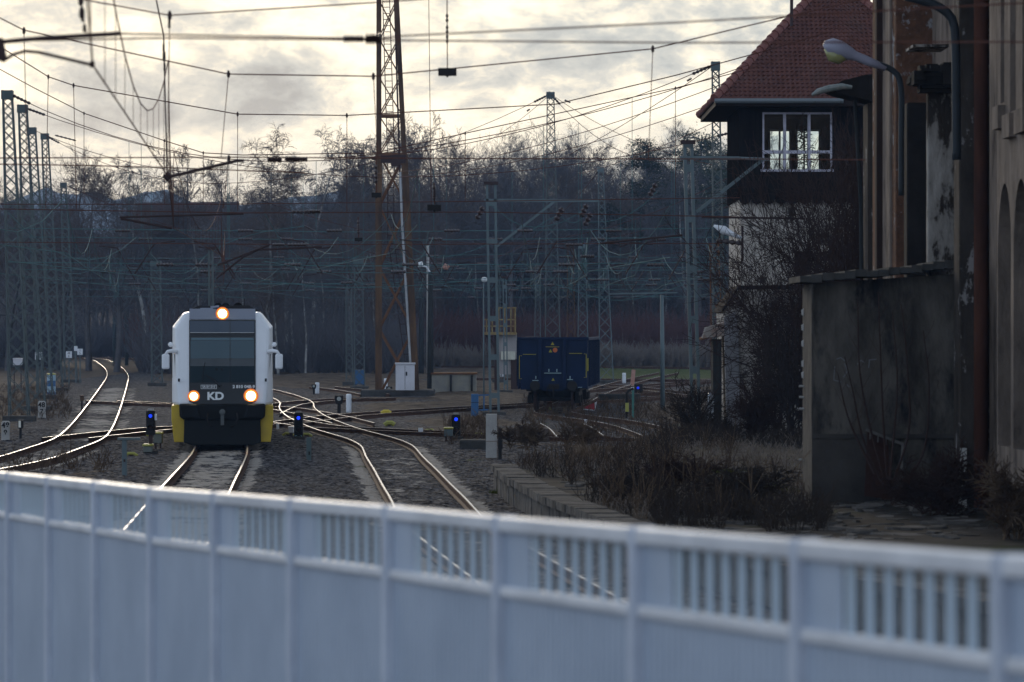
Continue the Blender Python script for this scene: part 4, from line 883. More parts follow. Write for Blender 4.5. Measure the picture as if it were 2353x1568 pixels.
# little fir tree with baubles in the lit window, curtain
ft_=thing('christmas_tree','small dark christmas tree behind the signal tower window','christmas tree',(X(1848,YT+1.5),YT+1.5,zf+.1))
rr=random.Random(3); q=MB(); cx0=X(1848,YT+1.5); q.tube([(cx0,YT+1.5,zf+.1),(cx0,YT+1.5,zf+2.6)],.03,5)
q.build('trunk',M['wood'],ft_)
q=MB()
for i in range(420):
    u=rr.random()**.8; z=zf+.75+1.85*u; rad=.62*(1-u)+.04; a=rr.random()*6.28; r_=rad*(.3+.7*rr.random()); c=Vector((cx0+math.cos(a)*r_,YT+1.5+math.sin(a)*r_,z-.12*r_)); e=Vector((math.cos(a),math.sin(a),-.3))*.13
    s=Vector((-math.sin(a),math.cos(a),.2))*.05; q.add([c-s,c+s,c+e],[(0,1,2)])
q.build('needles',mat('fir_needles',(.012,.025,.015),.8),ft_,fixn=False)
# lower plastered shaft
q=MB(); q.box(X(1702),X(2080),yb0+.12,yb0+6.5,.3,zf-.004); q.build('plaster_shaft',plas,st)
q=MB(); q.box(X(1708),X(1716),yb0+.06,yb0+.12,Z(600),Z(480)); q.build('pipe_run',plas,st)
# small lower window and cable box on the shaft
q=MB(); q.box(X(1828),X(1862),yb0+.04,yb0+.12,Z(648),Z(578)); q.build('shaft_window',recess,st)
q=MB(); q.box(X(1826),X(1864),yb0-.02,yb0+.12,Z(640),Z(634)); q.build('window_sill',zinc,st)
# roof
ov=.80; ex0,ex1,ey0,ey1=X(1642,118.9),X(2240),YT-1.0,YT+8.6
apz=ze+.1+ (ex1-ex0)/2*.98; mx_=(ex0+ex1)/2; my=(ey0+ey1)/2; hz_=ze+.10
eave=[Vector((ex0,ey0,hz_)),Vector((ex1,ey0,hz_)),Vector((ex1,ey1,hz_)),Vector((ex0,ey1,hz_))]; ap=[Vector((mx_-.3,my,apz)),Vector((mx_+.3,my,apz))]
q=MB(); q.add([*eave,*ap],[(0,1,5,4),(1,2,5),(2,3,4,5),(3,0,4),(3,2,1,0)]); ro=q.build('roof',recess,st)
# courses of pantiles as real wavy strips
def course(q,a0,b0,a1,b1,rows,colw):
    a0,b0,a1,b1=map(Vector,(a0,b0,a1,b1)); nrm=(b0-a0).cross(a1-a0).normalized()
    if nrm.z<0: nrm=-nrm
    for r in range(rows):
        u0=r/rows; u1=(r+1)/rows+.006
        L0=a0.lerp(a1,u0); R0=b0.lerp(b1,u0); L1_=a0.lerp(a1,min(u1,1)); R1=b0.lerp(b1,min(u1,1))
        w0=(R0-L0).length
        if w0<.2: continue
        n=max(2,int(w0/colw))*4; d=(R0-L0).normalized(); d1=(R1-L1_)
        vs=[]
        for i in range(n+1):
            p=L0.lerp(R0,i/n); s=(p-a0).dot(d)/colw*2*math.pi; h=.022*math.sin(s)
            pt=L1_.lerp(R1,i/n)
            vs.append(p+nrm*(.055+h)); vs.append(p+nrm*(.005+h)); vs.append(pt+nrm*(.02+h))
        k=len(q.v); q.v.extend(tuple(v) for v in vs)
        for i in range(n):
            o=k+i*3; q.f.append((o,o+3,o+5,o+2)); q.f.append((o+1,o+4,o+3,o)); q.m.extend([0,0])
q=MB(); course(q,eave[0],eave[1],ap[0],ap[1],30,.15); course(q,eave[3],eave[0],ap[0],ap[0]+Vector((.001,.001,0)),30,.15); q.build('roof_tiles',tile,ro,fixn=False)
for a,b in ((eave[0],ap[0]),(eave[1],ap[1]),(eave[3],ap[0])):
    n=22; q=MB()
    for i in range(n):
        p0=a.lerp(b,i/n)+Vector((0,0,.06)); p1=a.lerp(b,(i+1.12)/n)+Vector((0,0,.045)); q.tube([p0,p1],[.15,.115],8)
    q.build('hip_ridge',capt,ro,smooth=False)
q=MB(); q.tube([eave[0]+Vector((.0,-.09,-.02)),Vector((X(1938,118.9),ey0-.09,hz_-.02))],.075,8); q.build('gutter',zinc,st)
q=MB(); q.box(ex0+.04,ex1-.04,ey0+.04,ey1-.04,hz_-.16,hz_-.01); q.build('eaves_board',mat('dark_eaves',(.03,.022,.02),.8),st)
q=MB(); pz=Z(40,YT); q.tube([P(1819,60,YT+1.2),P(1819,-60,YT+1.2)],.05,6); q.build('roof_pole',M['iron'],st)
# annex below: low block with stepped roof line and buttress
YA=114.0
an_=thing('tower_annex','low plastered annex with a sloping dark roof edge at the tower foot','building',(X(1760,YA),YA,.3))
pts=[(1672,1010),(1663,716),(1697,668),(1842,666),(1842,1010)]
MB().prism([(PX(x,YA),PZ(y,YA)) for x,y in pts],YA,YA+4.2).build('wall',plas,an_)
q=MB(); a,b,c=P(1659,718,YA),P(1697,664,YA),P(1846,662,YA)
for u,v in ((a,b),(b,c)): q.add([u+Vector((0,-.15,0)),v+Vector((0,-.15,0)),v+Vector((0,4.3,0)),u+Vector((0,4.3,0)),u+Vector((0,-.15,.09)),v+Vector((0,-.15,.09)),v+Vector((0,4.3,.09)),u+Vector((0,4.3,.09))],[(0,1,2,3),(4,5,6,7),(0,1,5,4),(2,3,7,6),(0,3,7,4),(1,2,6,5)])
q.build('roof',recess,an_)
MB().prism([(PX(x,YA-.12),PZ(y,YA-.12)) for x,y in ((1672,1008),(1664,730),(1690,716),(1696,760),(1704,1008))],YA-.14,YA-.01).build('pale_render_strip',mat('pale_render',(.30,.29,.30),.9,0,(.2,.19,.19),1.5,.5,6),an_)
q=MB()
for i in range(6):
    u=i/6; q.tube([P(1612+i*1.2,776-i*4,YA+.2)+Vector((0,-.3,0)),P(1664,770-i*5.5,YA+.2)+Vector((0,-.2,0))],.035,6)
q.build('lean_to_roof',mat('rusty_corrugated_sheet',(.35,.22,.16),.6,0,(.5,.45,.4),5),an_)
q=MB(); q.prism([(PX(x,YA),PZ(y,YA)) for x,y in ((1611,778),(1664,754),(1664,768),(1614,783))],YA+.25,YA+1.6); q.build('lean_to_deck',M['rust'],an_)
MB().box(PX(1640,YA),PX(1660,YA),YA+.4,YA+1.5,.3,PZ(780,YA)).build('lean_to_post',M['wood'],an_)
# silver ribbed pipe
Yp=113; t=thing('ribbed_pipe','shiny silver ribbed pipe standing beside the annex wall','pipe',(PX(1632,Yp),Yp,.3))
q=MB(); kk=Yp/F; prof=[]
zc0,zc1=PZ(965,Yp),PZ(908,Yp); n=9
for i in range(n*2+1): prof.append(((.115 if i%2 else .09),(zc1-zc0)*i/(n*2)))
prof.append((.03,zc1-zc0+.06)); q.lathe((PX(1632,Yp),Yp,zc0),prof,14); q.build('ribbed_body',mat('silver_pipe',(.55,.55,.56),.35,.9),t,smooth=True)
# ================================================================ concrete shed
YS=68; X=lambda x,Y=YS:PX(x,Y); Z=lambda y,Y=YS:PZ(y,Y)
sh=thing('concrete_shed','dark flat roofed concrete shed with faint scribbles on its broad wall','shed',(X(2030),YS+1,.5))
xs0,xs1=X(1869),X(2196)
q=MB(); q.prism([(xs0,.3),(xs0,Z(652)),(xs1,Z(630)),(xs1,.3)],YS,YS+2.2); q.build('wall',mat('shed_shaded_render',(0.034,0.030,0.026),.95,0,(0.12,0.105,0.09),1.7,.6,8,stretch=(1,1,.4),col3=(.014,.014,.016),s3=1.3,c3=(.54,.66)),sh)  # wall colour darkened to carry the shade of the station building
q=MB(); q.box(xs0-.02,xs1,YS-.05,YS,Z(1008),Z(998)); q.box(xs0-.03,X(2006),YS-.07,YS-.003,.3,Z(1010)); q.build('plinth',mat('shed_plinth',(.04,.036,.033),.95,0,(.07,.062,.056),1.5,.5),sh)
q=MB(); rr=random.Random(2); xa=X(1836); n=14
for i in range(n):
    a=xa+(X(2192)-xa)*i/n; b=xa+(X(2192)-xa)*(i+1)/n; zz=Z(652-34*(i+.5)/n)+rr.uniform(-.015,.015)
    q.box(a,b-.003,YS-.28+rr.uniform(-.04,.04),YS+2.5,zz,zz+.10+rr.uniform(0,.05))
q.build('roof_slab',M['concd'],sh)
q=MB(); q.box(xs0-.03,xs0-.001,YS+.02,YS+2.1,.6,Z(660)); q.build('side_render',mat('shed_side_render',(.055,.05,.045),.95,0,(.10,.09,.08),2.5,.6,8),sh)
for yy in (718,753,790,836,862):
    q=MB(); p=P(1849,yy,YS+1.9); q.lathe(p,[(.02,-.07),(.055,-.05),(.06,.04),(.02,.07)],8); q.build('insulator_knob',M['concp'],sh)
for yy in (888,913,940,1057):
    MB().tube([P(1836,yy,YS+1.8),P(1860,yy+1,YS+1.8)],.022,6).build('wall_peg',M['concp'],sh)
g=MB(); wh=mat('faded_scribble_paint',(.16,.16,.165),.9)
for pl_ in ([(1922,826),(1932,822),(1942,830)],[(1918,842),(1916,874),(1932,878)],[(1940,836),(1948,852),(1938,868)],[(1945,884),(1952,890)],[(1996,828),(2014,826)],[(1998,828),(1996,846)],[(1970,838),(1978,828),(1986,834)]):
    for a,b in zip(pl_,pl_[1:]): g.bar(P(a[0],a[1],YS-.006),P(b[0],b[1],YS-.006),.018,.004)
g.build('wall_scribble',wh,sh)
t=thing('leaning_door','old dark red door leaning against the concrete shed','door',(X(2020),YS-.5,.6))
q=MB(); a=P(1986,1140,YS-.55);b=P(2052,1150,YS-.55);c=P(2040,1012,YS-.2);d=P(1994,990,YS-.2); dn=Vector((0,.06,0)); q.add([a,b,c,d,a+dn,b+dn,c+dn,d+dn],[(0,1,2,3),(4,5,6,7),(0,1,5,4),(1,2,6,5),(2,3,7,6),(3,0,4,7)]); q.build('panel',mat('dark_red_board',(.035,.015,.012),.8,0,(.05,.03,.025),3),t)
q=MB(); q.bar(P(1990,988,YS-.3),P(2076,1022,YS-.3),.05); q.bar(P(2074,1022,YS-.3),P(2070,1110,YS-.4),.04); 
for i in range(4): q.bar(P(2000+i*18,994+i*7,YS-.3),P(1999+i*18,1010+i*7,YS-.3),.02)
q.build('frame',M['conc'],t)
# ================================================================ station building
XF=7.45
sb=thing('station_building','derelict station building with dark buttresses, arches and peeling plaster at the right edge','building',(8.5,66,.3))
fac=XF+.42
def yat(x,Xf=fac): return F*Xf/(x-CX)
# facade wall parallel to the track with arched and upper openings
ya,yb_=54.0,63.6
arch=[(yat(2293),yat(2323),1.7,5.9),(yat(2329),yat(2362),1.7,5.9)]
arch=[(min(a,b),max(a,b),c,d) for a,b,c,d in arch]
up=[(62.6,63.1,7.2,10.5),(61.2,61.9,7.0,10.5),(59.6,60.4,7.0,10.5),(58,58.8,7.0,10.5)]
ar2=arch+[(56.6,58.0,1.7,5.9),(54.4,55.7,1.7,5.9)]
ys=sorted({ya,yb_,*[o for op in ar2+up for o in op[:2]]})
q=MB()
for a,b in zip(ys,ys[1:]):
    mid=(a+b)/2; cuts=sorted((op[2],op[3]) for op in ar2+up if op[0]<mid<op[1]); z=.3
    for c0,c1 in cuts:
        if c0>z: q.box(fac,fac+.45,a,b,z,c0)
        z=c1
    if z<13: q.box(fac,fac+.45,a,b,z,13)
q.build('wall',plas3,sb)
for a,b,c,d in ar2:      # arch heads: fill the corners
    q=MB(); r=(b-a)/2; n=8; cy=(a+b)/2
    for sgn in (-1,1):
        poly=[(cy+sgn*r,d)]+[(cy+sgn*r*math.cos(math.pi/2*i/n), d-1.1+1.1*math.sin(math.pi/2*i/n)) for i in range(n+1)]
        vs=[(fac+.003,y,z) for y,z in poly]+[(fac+.44,y,z) for y,z in poly]; k=len(poly)
        q.add(vs,[tuple(range(k)),tuple(range(k,2*k))]+[(i,(i+1)%k,(i+1)%k+k,i+k) for i in range(k)])
    q.build('arch_head',plas3,sb)
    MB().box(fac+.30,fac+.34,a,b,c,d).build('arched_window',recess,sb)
for a,b,c,d in up:
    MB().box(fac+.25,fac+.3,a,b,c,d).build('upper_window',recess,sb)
    MB().box(fac-.12,fac,a-.12,b+.12,c-.42,c-.05).build('window_sill',plas3,sb)
MB().box(8.9,20,54.05,85.9,.3,12.85).build('building_body',plas3,sb)
MB().prism([(7.6,13.02),(14,17.5),(20.3,13.02)],53.7,86.3).build('roof',tile,sb)
# buttresses facing the camera
def block(x0,x1,Y,depth,z0,z1,mt,name,bev=.03,X1=None): 
    q=MB(); q.box(PX(x0,Y),X1 if X1 else PX(x1,Y),Y,Y+depth,z0,z1); return q.build(name,mt,sb,bevel=bev)
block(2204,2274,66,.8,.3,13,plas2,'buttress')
MB().tube([(PX(2256,65.8),65.88,z) for z in (.5,5,9,13.2)],.125,10).build('downpipe',pipe,sb,smooth=True)
MB().box(8.16,8.33,63.62,65.97,.3,13).build('painted_shadow_strip',recess,sb)  # black slab paints the shadow strip beside the facade
MB().box(PX(2206,65.9),PX(2222,65.9),65.93,65.998,.35,PZ(1030,66)).build('white_paint_strip',M['concp'],sb)
block(2132,2203,70,.3,.3,PZ(196,70),plas4,'pale_bay_wall')
block(2084,2131,73.5,.6,.3,PZ(236,73.5),recess,'painted_shade_gap')  # black block stands in for the shadow between the bays
block(2058,2200,77.8,5,.3,13.5,brickm,'brick_wall')
block(2044,2062,78.5,1.5,.3,13.6,plas3,'pale_quoin')
MB().box(8.35,8.8,65.85,86,.3,12.9).build('wall',plas3,sb)
block(2014,2046,80,.4,.3,14,mat('brown_ribbed_pilaster',(.055,.034,.027),.9,0,(.03,.02,.017),1,stretch=(8,8,.1)),'ribbed_pilaster')
q=MB(); rr=random.Random(8)      # ruined cornice over the pale bay
for i in range(26):
    u=i/25; x=2096+100*u; yy=192-44*(1-u)*0+rr.uniform(-10,12)-40*math.sin(u*2.4)*.6; p=P(x,yy,69.6+rr.uniform(-.1,.6)); q.cbox(p,rr.uniform(.12,.3),rr.uniform(.3,.8),rr.uniform(.08,.26))
for i in range(6): q.box(PX(2110,69.8),PX(2203,69.8),69.55-.05*i,69.995,PZ(214-9*i,69.8),PZ(207-9*i,69.8))
q.build('broken_cornice',recess,sb)
MB().box(PX(2096,72),PX(2178,72),71.8,73.2,PZ(110,72),PZ(104,72)).build('cornice_ledge',plas4,sb)
MB().tube([P(2172,624,68.3),P(2176,616,68.3),P(2184,614,68.3)],.05,6).build('bright_coping_stone',M['concp'],sb)
# dark canopy fragment left of the pilaster, over the tower
YD=90; q=MB(); cn=thing('broken_canopy','torn dark canopy roof with a curled pale edge before the red roof','canopy',(PX(1950,YD),YD,PZ(200,YD)))
poly=[(1906,206),(1935,186),(1990,172),(2016,170),(2016,236),(1960,222),(1925,214)]
MB().prism([(PX(x,YD),PZ(y,YD)) for x,y in poly],YD,YD+1.5).build('roof_sheet',recess,cn)
MB().tube([P(1866,219,YD-.2),P(1880,211,YD-.2),P(1905,204,YD-.2),P(1935,199,YD-.2),P(1958,201,YD-.2)],[.03,.07,.08,.07,.04],8).build('curled_edge',mat('verdigris_sheet',(.16,.2,.19),.6,0,(.3,.3,.28),5),cn)
MB().tube([P(1964,224,YD+1),P(1978,460,YD+1),P(1980,640,YD+1)],.05,6).build('support_pole',M['wood'],cn)
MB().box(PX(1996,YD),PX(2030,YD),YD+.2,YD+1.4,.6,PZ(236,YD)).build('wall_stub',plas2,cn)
# wall lamps
def wall_lamp(label,pts,Y,hx,rad=.055,glass=True):
    t=thing('wall_lamp',label,'street lamp',tuple(P(pts[0][0],pts[0][1],Y)),'curved bracket lamps on the station wall')
    c=catmull([tuple(P(x,y,Y))[0:1]+(P(x,y,Y).z,) for x,y in pts],.12)
    MB().tube([(p[0],Y,p[1]) for p in c],rad,10).build('bracket',mat('dark_lamp_pipe',(.03,.035,.04),.5),t,smooth=True)
    (xa,ya_),(xb_,yb2)=hx; a=P(xa,ya_,Y); b=P(xb_,yb2,Y); d=(b-a)
    MB().tube([a,a+d*.3,a+d*.5,a+d*.58,a+d*.75,a+d*.9,b],[.06,.085,.09,.12,.17,.15,.05],12).build('lamp_housing',mat('lilac_lamp_housing',(.30,.29,.36),.45),t,smooth=True)
    n=Vector((d.z,0,-d.x)).normalized(); n=n if n.z<0 else -n
    c0=a+d*.76+n*.10
    MB().tube([a+d*.60+n*.07,a+d*.7+n*.13,a+d*.82+n*.14,a+d*.95+n*.07],[.05,.13,.13,.04],10).build('lamp_lens',mat('yellowed_lens',(.30,.29,.12),.25),t,smooth=True)
    return t
wall_lamp('complete curved street lamp in front of the red tiled roof',[(2071,450),(2071,320),(2070,200),(2062,172),(2040,156),(2018,148)],72,((2036,158),(1893,100)))
wall_lamp('thicker curved lamp pipe cut by the top edge beside the brown pilaster',[(2198,368),(2197,200),(2195,90),(2188,44),(2160,18),(2120,2),(2080,-8)],64.5,((2100,-4),(1990,-50)),.075)
t=thing('tower_wall_lamp','pale shallow lamp on the signal tower corner above the insulator','street lamp',tuple(P(1700,545,116)))
MB().tube([P(1704,548,116),P(1690,542,116),P(1662,529,116),P(1640,519,116)],[.05,.06,.13,.03],10).build('lamp_housing',M['white'],t,smooth=True)
MB().tube([P(1706,520,116),P(1706,600,116)],.035,6).build('bracket',M['iron'],t)
t=thing('wall_insulator','big dark insulator arm fixed to the signal tower corner','insulator',tuple(P(1690,558,116)))
insul(P(1676,557,116),(1,0,-.1),.75,.09,t,4); MB().tube([P(1612,500,116),P(1700,501,116),P(1850,503,116)],.03,6).build('arm',M['iron'],t)
# ================================================================ small yard buildings
Yy=225
yp=thing('loading_platform','rusty yellow railed platform on a pale corrugated hut, left of the wagon','platform',(PX(1150,Yy),Yy,0))
MB().box(PX(1146,Yy),PX(1188,Yy),Yy,Yy+2,.9,PZ(766,Yy)).build('hut_wall',mat('pale_corrugated_wall',(.36,.33,.32),.7,0,(.28,.25,.24),8,stretch=(6,6,.1)),yp)
yr=mat('rusty_yellow_rail',(.34,.26,.09),.7,0,(.2,.11,.05),4)
q=MB(); q.box(PX(1110,Yy),PX(1187,Yy),Yy-.5,Yy+2,PZ(770,Yy),PZ(764,Yy)); q.build('deck',yr,yp)
q=MB()
for x in (1111,1118,1131,1146,1160,1174,1184): q.bar(P(x,766,Yy-.5),P(x,733 if x<1140 else 708,Yy-.5),.07)
for yy,x0,x1 in ((735,1110,1186),(750,1110,1186),(708,1140,1187)): q.bar(P(x0,yy,Yy-.5),P(x1,yy,Yy-.5),.07)
q.build('railing',yr,yp)
MB().box(PX(1177,Yy),PX(1184,Yy),Yy,Yy+.3,PZ(764,Yy),PZ(706,Yy)).build('mast',M['orust'],yp)
q=MB(); q.bar(P(1116,768,Yy),P(1140,800,Yy),.15); q.bar(P(1140,768,Yy),P(1140,900,Yy),.2); q.bar(P(1184,826,Yy),P(1184,895,Yy),.5,.3); q.build('support_leg',M['iron'],yp)
MB().box(PX(1151,Yy),PX(1184,Yy),Yy-.3,Yy-.02,PZ(827,Yy),PZ(808,Yy)).build('cream_board',mat('cream_board',(.62,.60,.50),.7,0,(.5,.47,.38),3),yp)
Yq=213; t=thing('concrete_basin','low concrete wall block with dark posts right of the pale cabinet','wall',(PX(1043,Yq),Yq,0))
MB().box(PX(992,Yq),PX(1094,Yq),Yq,Yq+2.5,-.1,PZ(861,Yq)).build('wall',mat('basin_concrete',(.20,.19,.18),.9,0,(.30,.28,.22),1.2,.4),t)
MB().box(PX(990,Yq),PX(1096,Yq),Yq-.1,Yq+2.6,PZ(861,Yq),PZ(857,Yq)).build('coping',M['rust'],t)
for x in (1036,1084): MB().box(PX(x-2.4,Yq),PX(x+2.4,Yq),Yq-.12,Yq-.002,0,PZ(862,Yq)).build('dark_post',M['dark'],t)
Yh=430; t=thing('brown_roofed_house','big dull red roofed house hidden behind bare trees on the left','house',(PX(430,Yh),Yh,6))
MB().box(PX(300,Yh),PX(560,Yh),Yh,Yh+12,3,PZ(560,Yh)).build('wall',mat('brown_house_wall',(.10,.075,.07),.9),t)  # plain brown wall, one even colour
q=MB(); a=P(296,562,Yh-1);b=P(566,562,Yh-1);c=P(548,464,Yh+6);d=P(318,466,Yh+6); e=P(296,562,Yh+13); f_=P(566,562,Yh+13)
q.add([a,b,c,d,e,f_],[(0,1,2,3),(3,2,5,4),(0,3,4),(1,2,5)]); q.build('roof',mat('dull_red_roof',(.11,.05,.042),.9,0,(.09,.045,.04),1),t)
# ================================================================ platform at the right with its retaining wall
pf_=thing('old_platform','overgrown platform with a crumbling stone edge right of the tracks','platform',(4,75,0))
ed=[(9.3,30),(6.0,40),(3.4,50),(1.68,59.7),(.62,70),(-.05,79),(-.37,86)]
pm=mat('platform_stone',(0.075,0.068,0.062),.95,0,(0.16,0.145,0.132),1.6,.8,6,col3=(.05,.045,.04),s3=1.5,c3=(.5,.65))
poly=ed+[(.55,87.5),(2.0,92),(3.2,104),(5.2,124),(30,132),(30,30)]
MB().slab(poly,-.1,.57).build('platform_body',mat('platform_soil',(0.022,0.019,0.016),.95,0,(0.06,0.052,0.045),.8,.9,5,col3=(.035,.045,.018),s3=.35,c3=(.55,.7)),pf_)
q=MB(); rr=random.Random(6)
for (x0,y0),(x1,y1) in zip(ed,ed[1:]):
    a=Vector((x0,y0,0)); b=Vector((x1,y1,0)); n=max(1,int((b-a).length/.7)); tdir=(b-a).normalized(); nn=Vector((-tdir.y,tdir.x,0)); 
    for i in range(n):
        p=a.lerp(b,i/n); r_=a.lerp(b,(i+.992)/n); j=rr.uniform(-.015,.015); h=.60+rr.uniform(-.012,.012)
        o=nn*(.10+j); w2_=nn*-.45
        vs=[p+o,r_+o,r_+w2_,p+w2_]; q.add([v+Vector((0,0,h-.14)) for v in vs]+[v+Vector((0,0,h)) for v in vs],[(0,1,2,3),(4,5,6,7),(0,1,5,4),(1,2,6,5),(2,3,7,6),(3,0,4,7)])
        o=nn*(.03+j)
        vs=[p+o,r_+o,r_-nn*.1,p-nn*.1]; q.add([v+Vector((0,0,-.1)) for v in vs]+[v+Vector((0,0,h-.142)) for v in vs],[(0,1,2,3),(4,5,6,7),(0,1,5,4),(1,2,6,5),(2,3,7,6),(3,0,4,7)])
q.build('stone_edge',pm,pf_)
q=MB(); rr=random.Random(12)
for i in range(520):
    y=rr.uniform(56,84); x=rr.uniform(float(np.interp(y,[p[1] for p in ed[::-1]][::-1] if 0 else [59.7,70,79,86],[1.68,.62,-.05,-.37]))+.7,7.3); a=rr.random()*3.14; w_,l_=rr.uniform(.06,.34),rr.uniform(.06,.3); n=rr.choice((5,6,7)); c=Vector((x,y,.56)); hh=rr.uniform(.0,.035)
    pg=[(x+math.cos(a+6.283*k/n)*w_*rr.uniform(.7,1.1),y+math.sin(a+6.283*k/n)*l_*rr.uniform(.7,1.1)) for k in range(n)]
    k0=len(q.v); q.slab(pg,.53,.57+hh)
    tx_,ty_=rr.gauss(0,.05),rr.gauss(0,.05)
    for k in range(k0,len(q.v)): vx,vy,vz=q.v[k]; q.v[k]=(vx,vy,vz+(vx-x)*tx_+(vy-y)*ty_)
tag(q.build('paving_rubble',pm),kind='stuff')
# ================================================================ small items
def small(name,label,cat,x,y,z=0,group=None,Y=None):
    Y=Y or GY(y,z); return thing(name,label,cat,(PX(x,Y),Y,z),group),Y,Y/F
blueL=emis('blue_signal_light',(0.01,0.05,1.0),1.0); blueD=emis('dim_blue_signal_light',(0.01,0.04,1.0),.35)
def dwarf(label,x,ytop,ybot,ybase,w=20):
    t,Y,k=small('dwarf_signal',label,'signal',x,ybase,0,'dwarf signals showing a blue light')
    z1=PZ(ytop,Y); z0=PZ(ybot,Y); hw=w*k/2; X0=PX(x,Y)
    q=MB(); q.box(X0-hw,X0+hw,Y-.06,Y+.22,z0,z1); hd=q.build('signal_head',M['dark'],t,bevel=.02)
    for f,lit in ((.78,True),(.3,False)):
        z=z0+(z1-z0)*f; MB().lathe((X0,Y-.062,z),[(hw*.78,0),(hw*.78,-.12),(hw*.7,-.12),(hw*.7,-.002)],14,'y').build('hood',M['dark'],hd)
        MB().lathe((X0,Y-.066,z),[(hw*.42,0),(hw*.36,-.02),(hw*.05,-.03)],12,'y').build('signal_lens',blueL if lit else M['iron'],hd)
    MB().box(X0-.05,X0+.05,Y,Y+.1,-.1,z0).build('stand',M['iron'],t)
    MB().cbox((X0,Y+.05,.04),.4,.3,.16).build('foot',M['concd'],t)
    MB().cbox((X0,Y+.05,z1+.03),.16,.1,.06).build('top_cap',M['concp'],t)
    return t,Y,k
t,Y,k=dwarf('blue lit dwarf signal immediately left of the railcar',346,944,1000,1045)
MB().box(PX(356,Y),PX(360,Y),Y-.1,Y+.05,PZ(966,Y),PZ(952,Y)).build('number_tag',M['white'],t)
t,Y,k=dwarf('blue lit dwarf signal immediately right of the railcar',686,949,1003,1012)
txt('Tm3',.13,mat('pale_blue_letters',(.25,.5,.55),.6),t,(0,-.075,PZ(1006,Y)-0+.02))
t,Y,k=dwarf('blue lit dwarf signal in front of the pale concrete pillar',1048,953,1003,1012)
txt('Tm4',.12,mat('pale_blue_letters_b',(.25,.5,.55),.6),t,(0,-.075,PZ(1007,Y)+.02))
t,Y,k=small('signal_hut_light','tiny blue light low beside the silver ribbed pipe','signal',1627,1000,.3)
MB().box(-.07+PX(1627,Y),.07+PX(1627,Y),Y-.05,Y+.05,.3,PZ(962,Y)).build('signal_head',M['dark'],t); MB().lathe((PX(1627,Y),Y-.06,PZ(969,Y)),[(.035,0),(.02,-.02)],10,'y').build('signal_lens',blueL,t)
t,Y,k=small('signal_hut_light','small blue signal far off between the wagon and thin post','signal',1467,912,0)
MB().box(-.22+PX(1467,Y),.22+PX(1467,Y),Y-.05,Y+.15,.2,PZ(883,Y)).build('signal_head',M['dark'],t); MB().lathe((PX(1466,Y),Y-.06,PZ(892,Y)),[(.07,0),(.04,-.03)],10,'y').build('signal_lens',blueD,t)
def cabinet(label,x0,x1,y0,y1,ybase,body,lid=None,group='trackside boxes',name='trackside_box',legs=True):
    t,Y,k=small(name,label,'box',(x0+x1)/2,ybase,0,group); a,b=PX(x0,Y),PX(x1,Y); z0,z1=PZ(y1,Y),PZ(y0,Y)
    MB().box(a,b,Y,Y+.35,z0,z1).build('case',body,t,bevel=.015)
    MB().box(a-.02,b+.02,Y-.03,Y+.38,z1,z1+.06).build('lid',lid or body,t,bevel=.015)
    if legs and z0>.05:
        for xx in (a+.05,b-.05): MB().box(xx-.025,xx+.025,Y+.1,Y+.16,-.1,z0).build('leg',M['iron'],t)
    return t
gb=mat('grey_green_case',(.13,.14,.12),.7)
cabinet('yellow lidded grey box on legs right of the left dwarf signal',353,372,998,1019,1035,gb,M['lime'])
cabinet('lower yellow lidded box at the foot of the left dwarf signal',329,349,1026,1040,1046,gb,M['lime'])
cabinet('light grey box on legs beside the signal by the concrete pillar',1021,1040,987,1003,1018,M['green2'],M['lime'])
cabinet('small white box beside the signal right of the railcar',663,674,985,995,1008,M['cab'])
cabinet('tall blue cabinet mounted in front of the lattice mast pair',816,837,853,884,895,M['blue'],M['blue'])
cabinet('white topped grey box behind the blue wagon, on its far side',1451,1469,893,900,908,M['cab'],M['cab'])
cabinet('pale box under the yellow railed platform',1149,1158,842,866,872,M['cab'],M['dark'])
cabinet('second pale box under the yellow platform, nearer the wagon',1164,1177,842,870,874,M['conc'],M['cab'])
cabinet('grey white hut low among the left masts',30,50,826,840,905,M['cab'],M['cab'])
cabinet('small orange lantern box between the left masts and curved track',184,191,912,922,945,M['orust'],M['iron'],legs=True)
for i,(x,y,lb) in enumerate(((301,1046,'yellow clip marker beside the T shaped post'),(350,1000,'yellow clip on the stand of the left signal'),(704,1001,'yellow clip right of the middle dwarf signal'),(662,999,'yellow clip left of the middle dwarf signal'),(987,991,'lime clip marker left of the grey legged box'),(1099,1000,'lime clip marker before the concrete pillar'),(895,975,'lime capped mound of the point machine'),(887,949,'orange yellow block between the crossing rails'))):
    t,Y,k=small('marker_clip',lb,'marker',x,y+6,0,'yellow and lime trackside markers'); c=P(x,y,Y); big=i>=6
    MB().tube([c+Vector((-.18,0,-.04)),c+Vector((-.08,0,.04)),c+Vector((.08,0,.04)),c+Vector((.18,0,-.03))],.045 if not big else .09,6).build('clip',M['lime'] if i!=7 else M['yellow'],t); MB().box(c.x-.05,c.x+.05,Y-.02,Y+.05,-.1,c.z).build('stem',M['iron'],t)
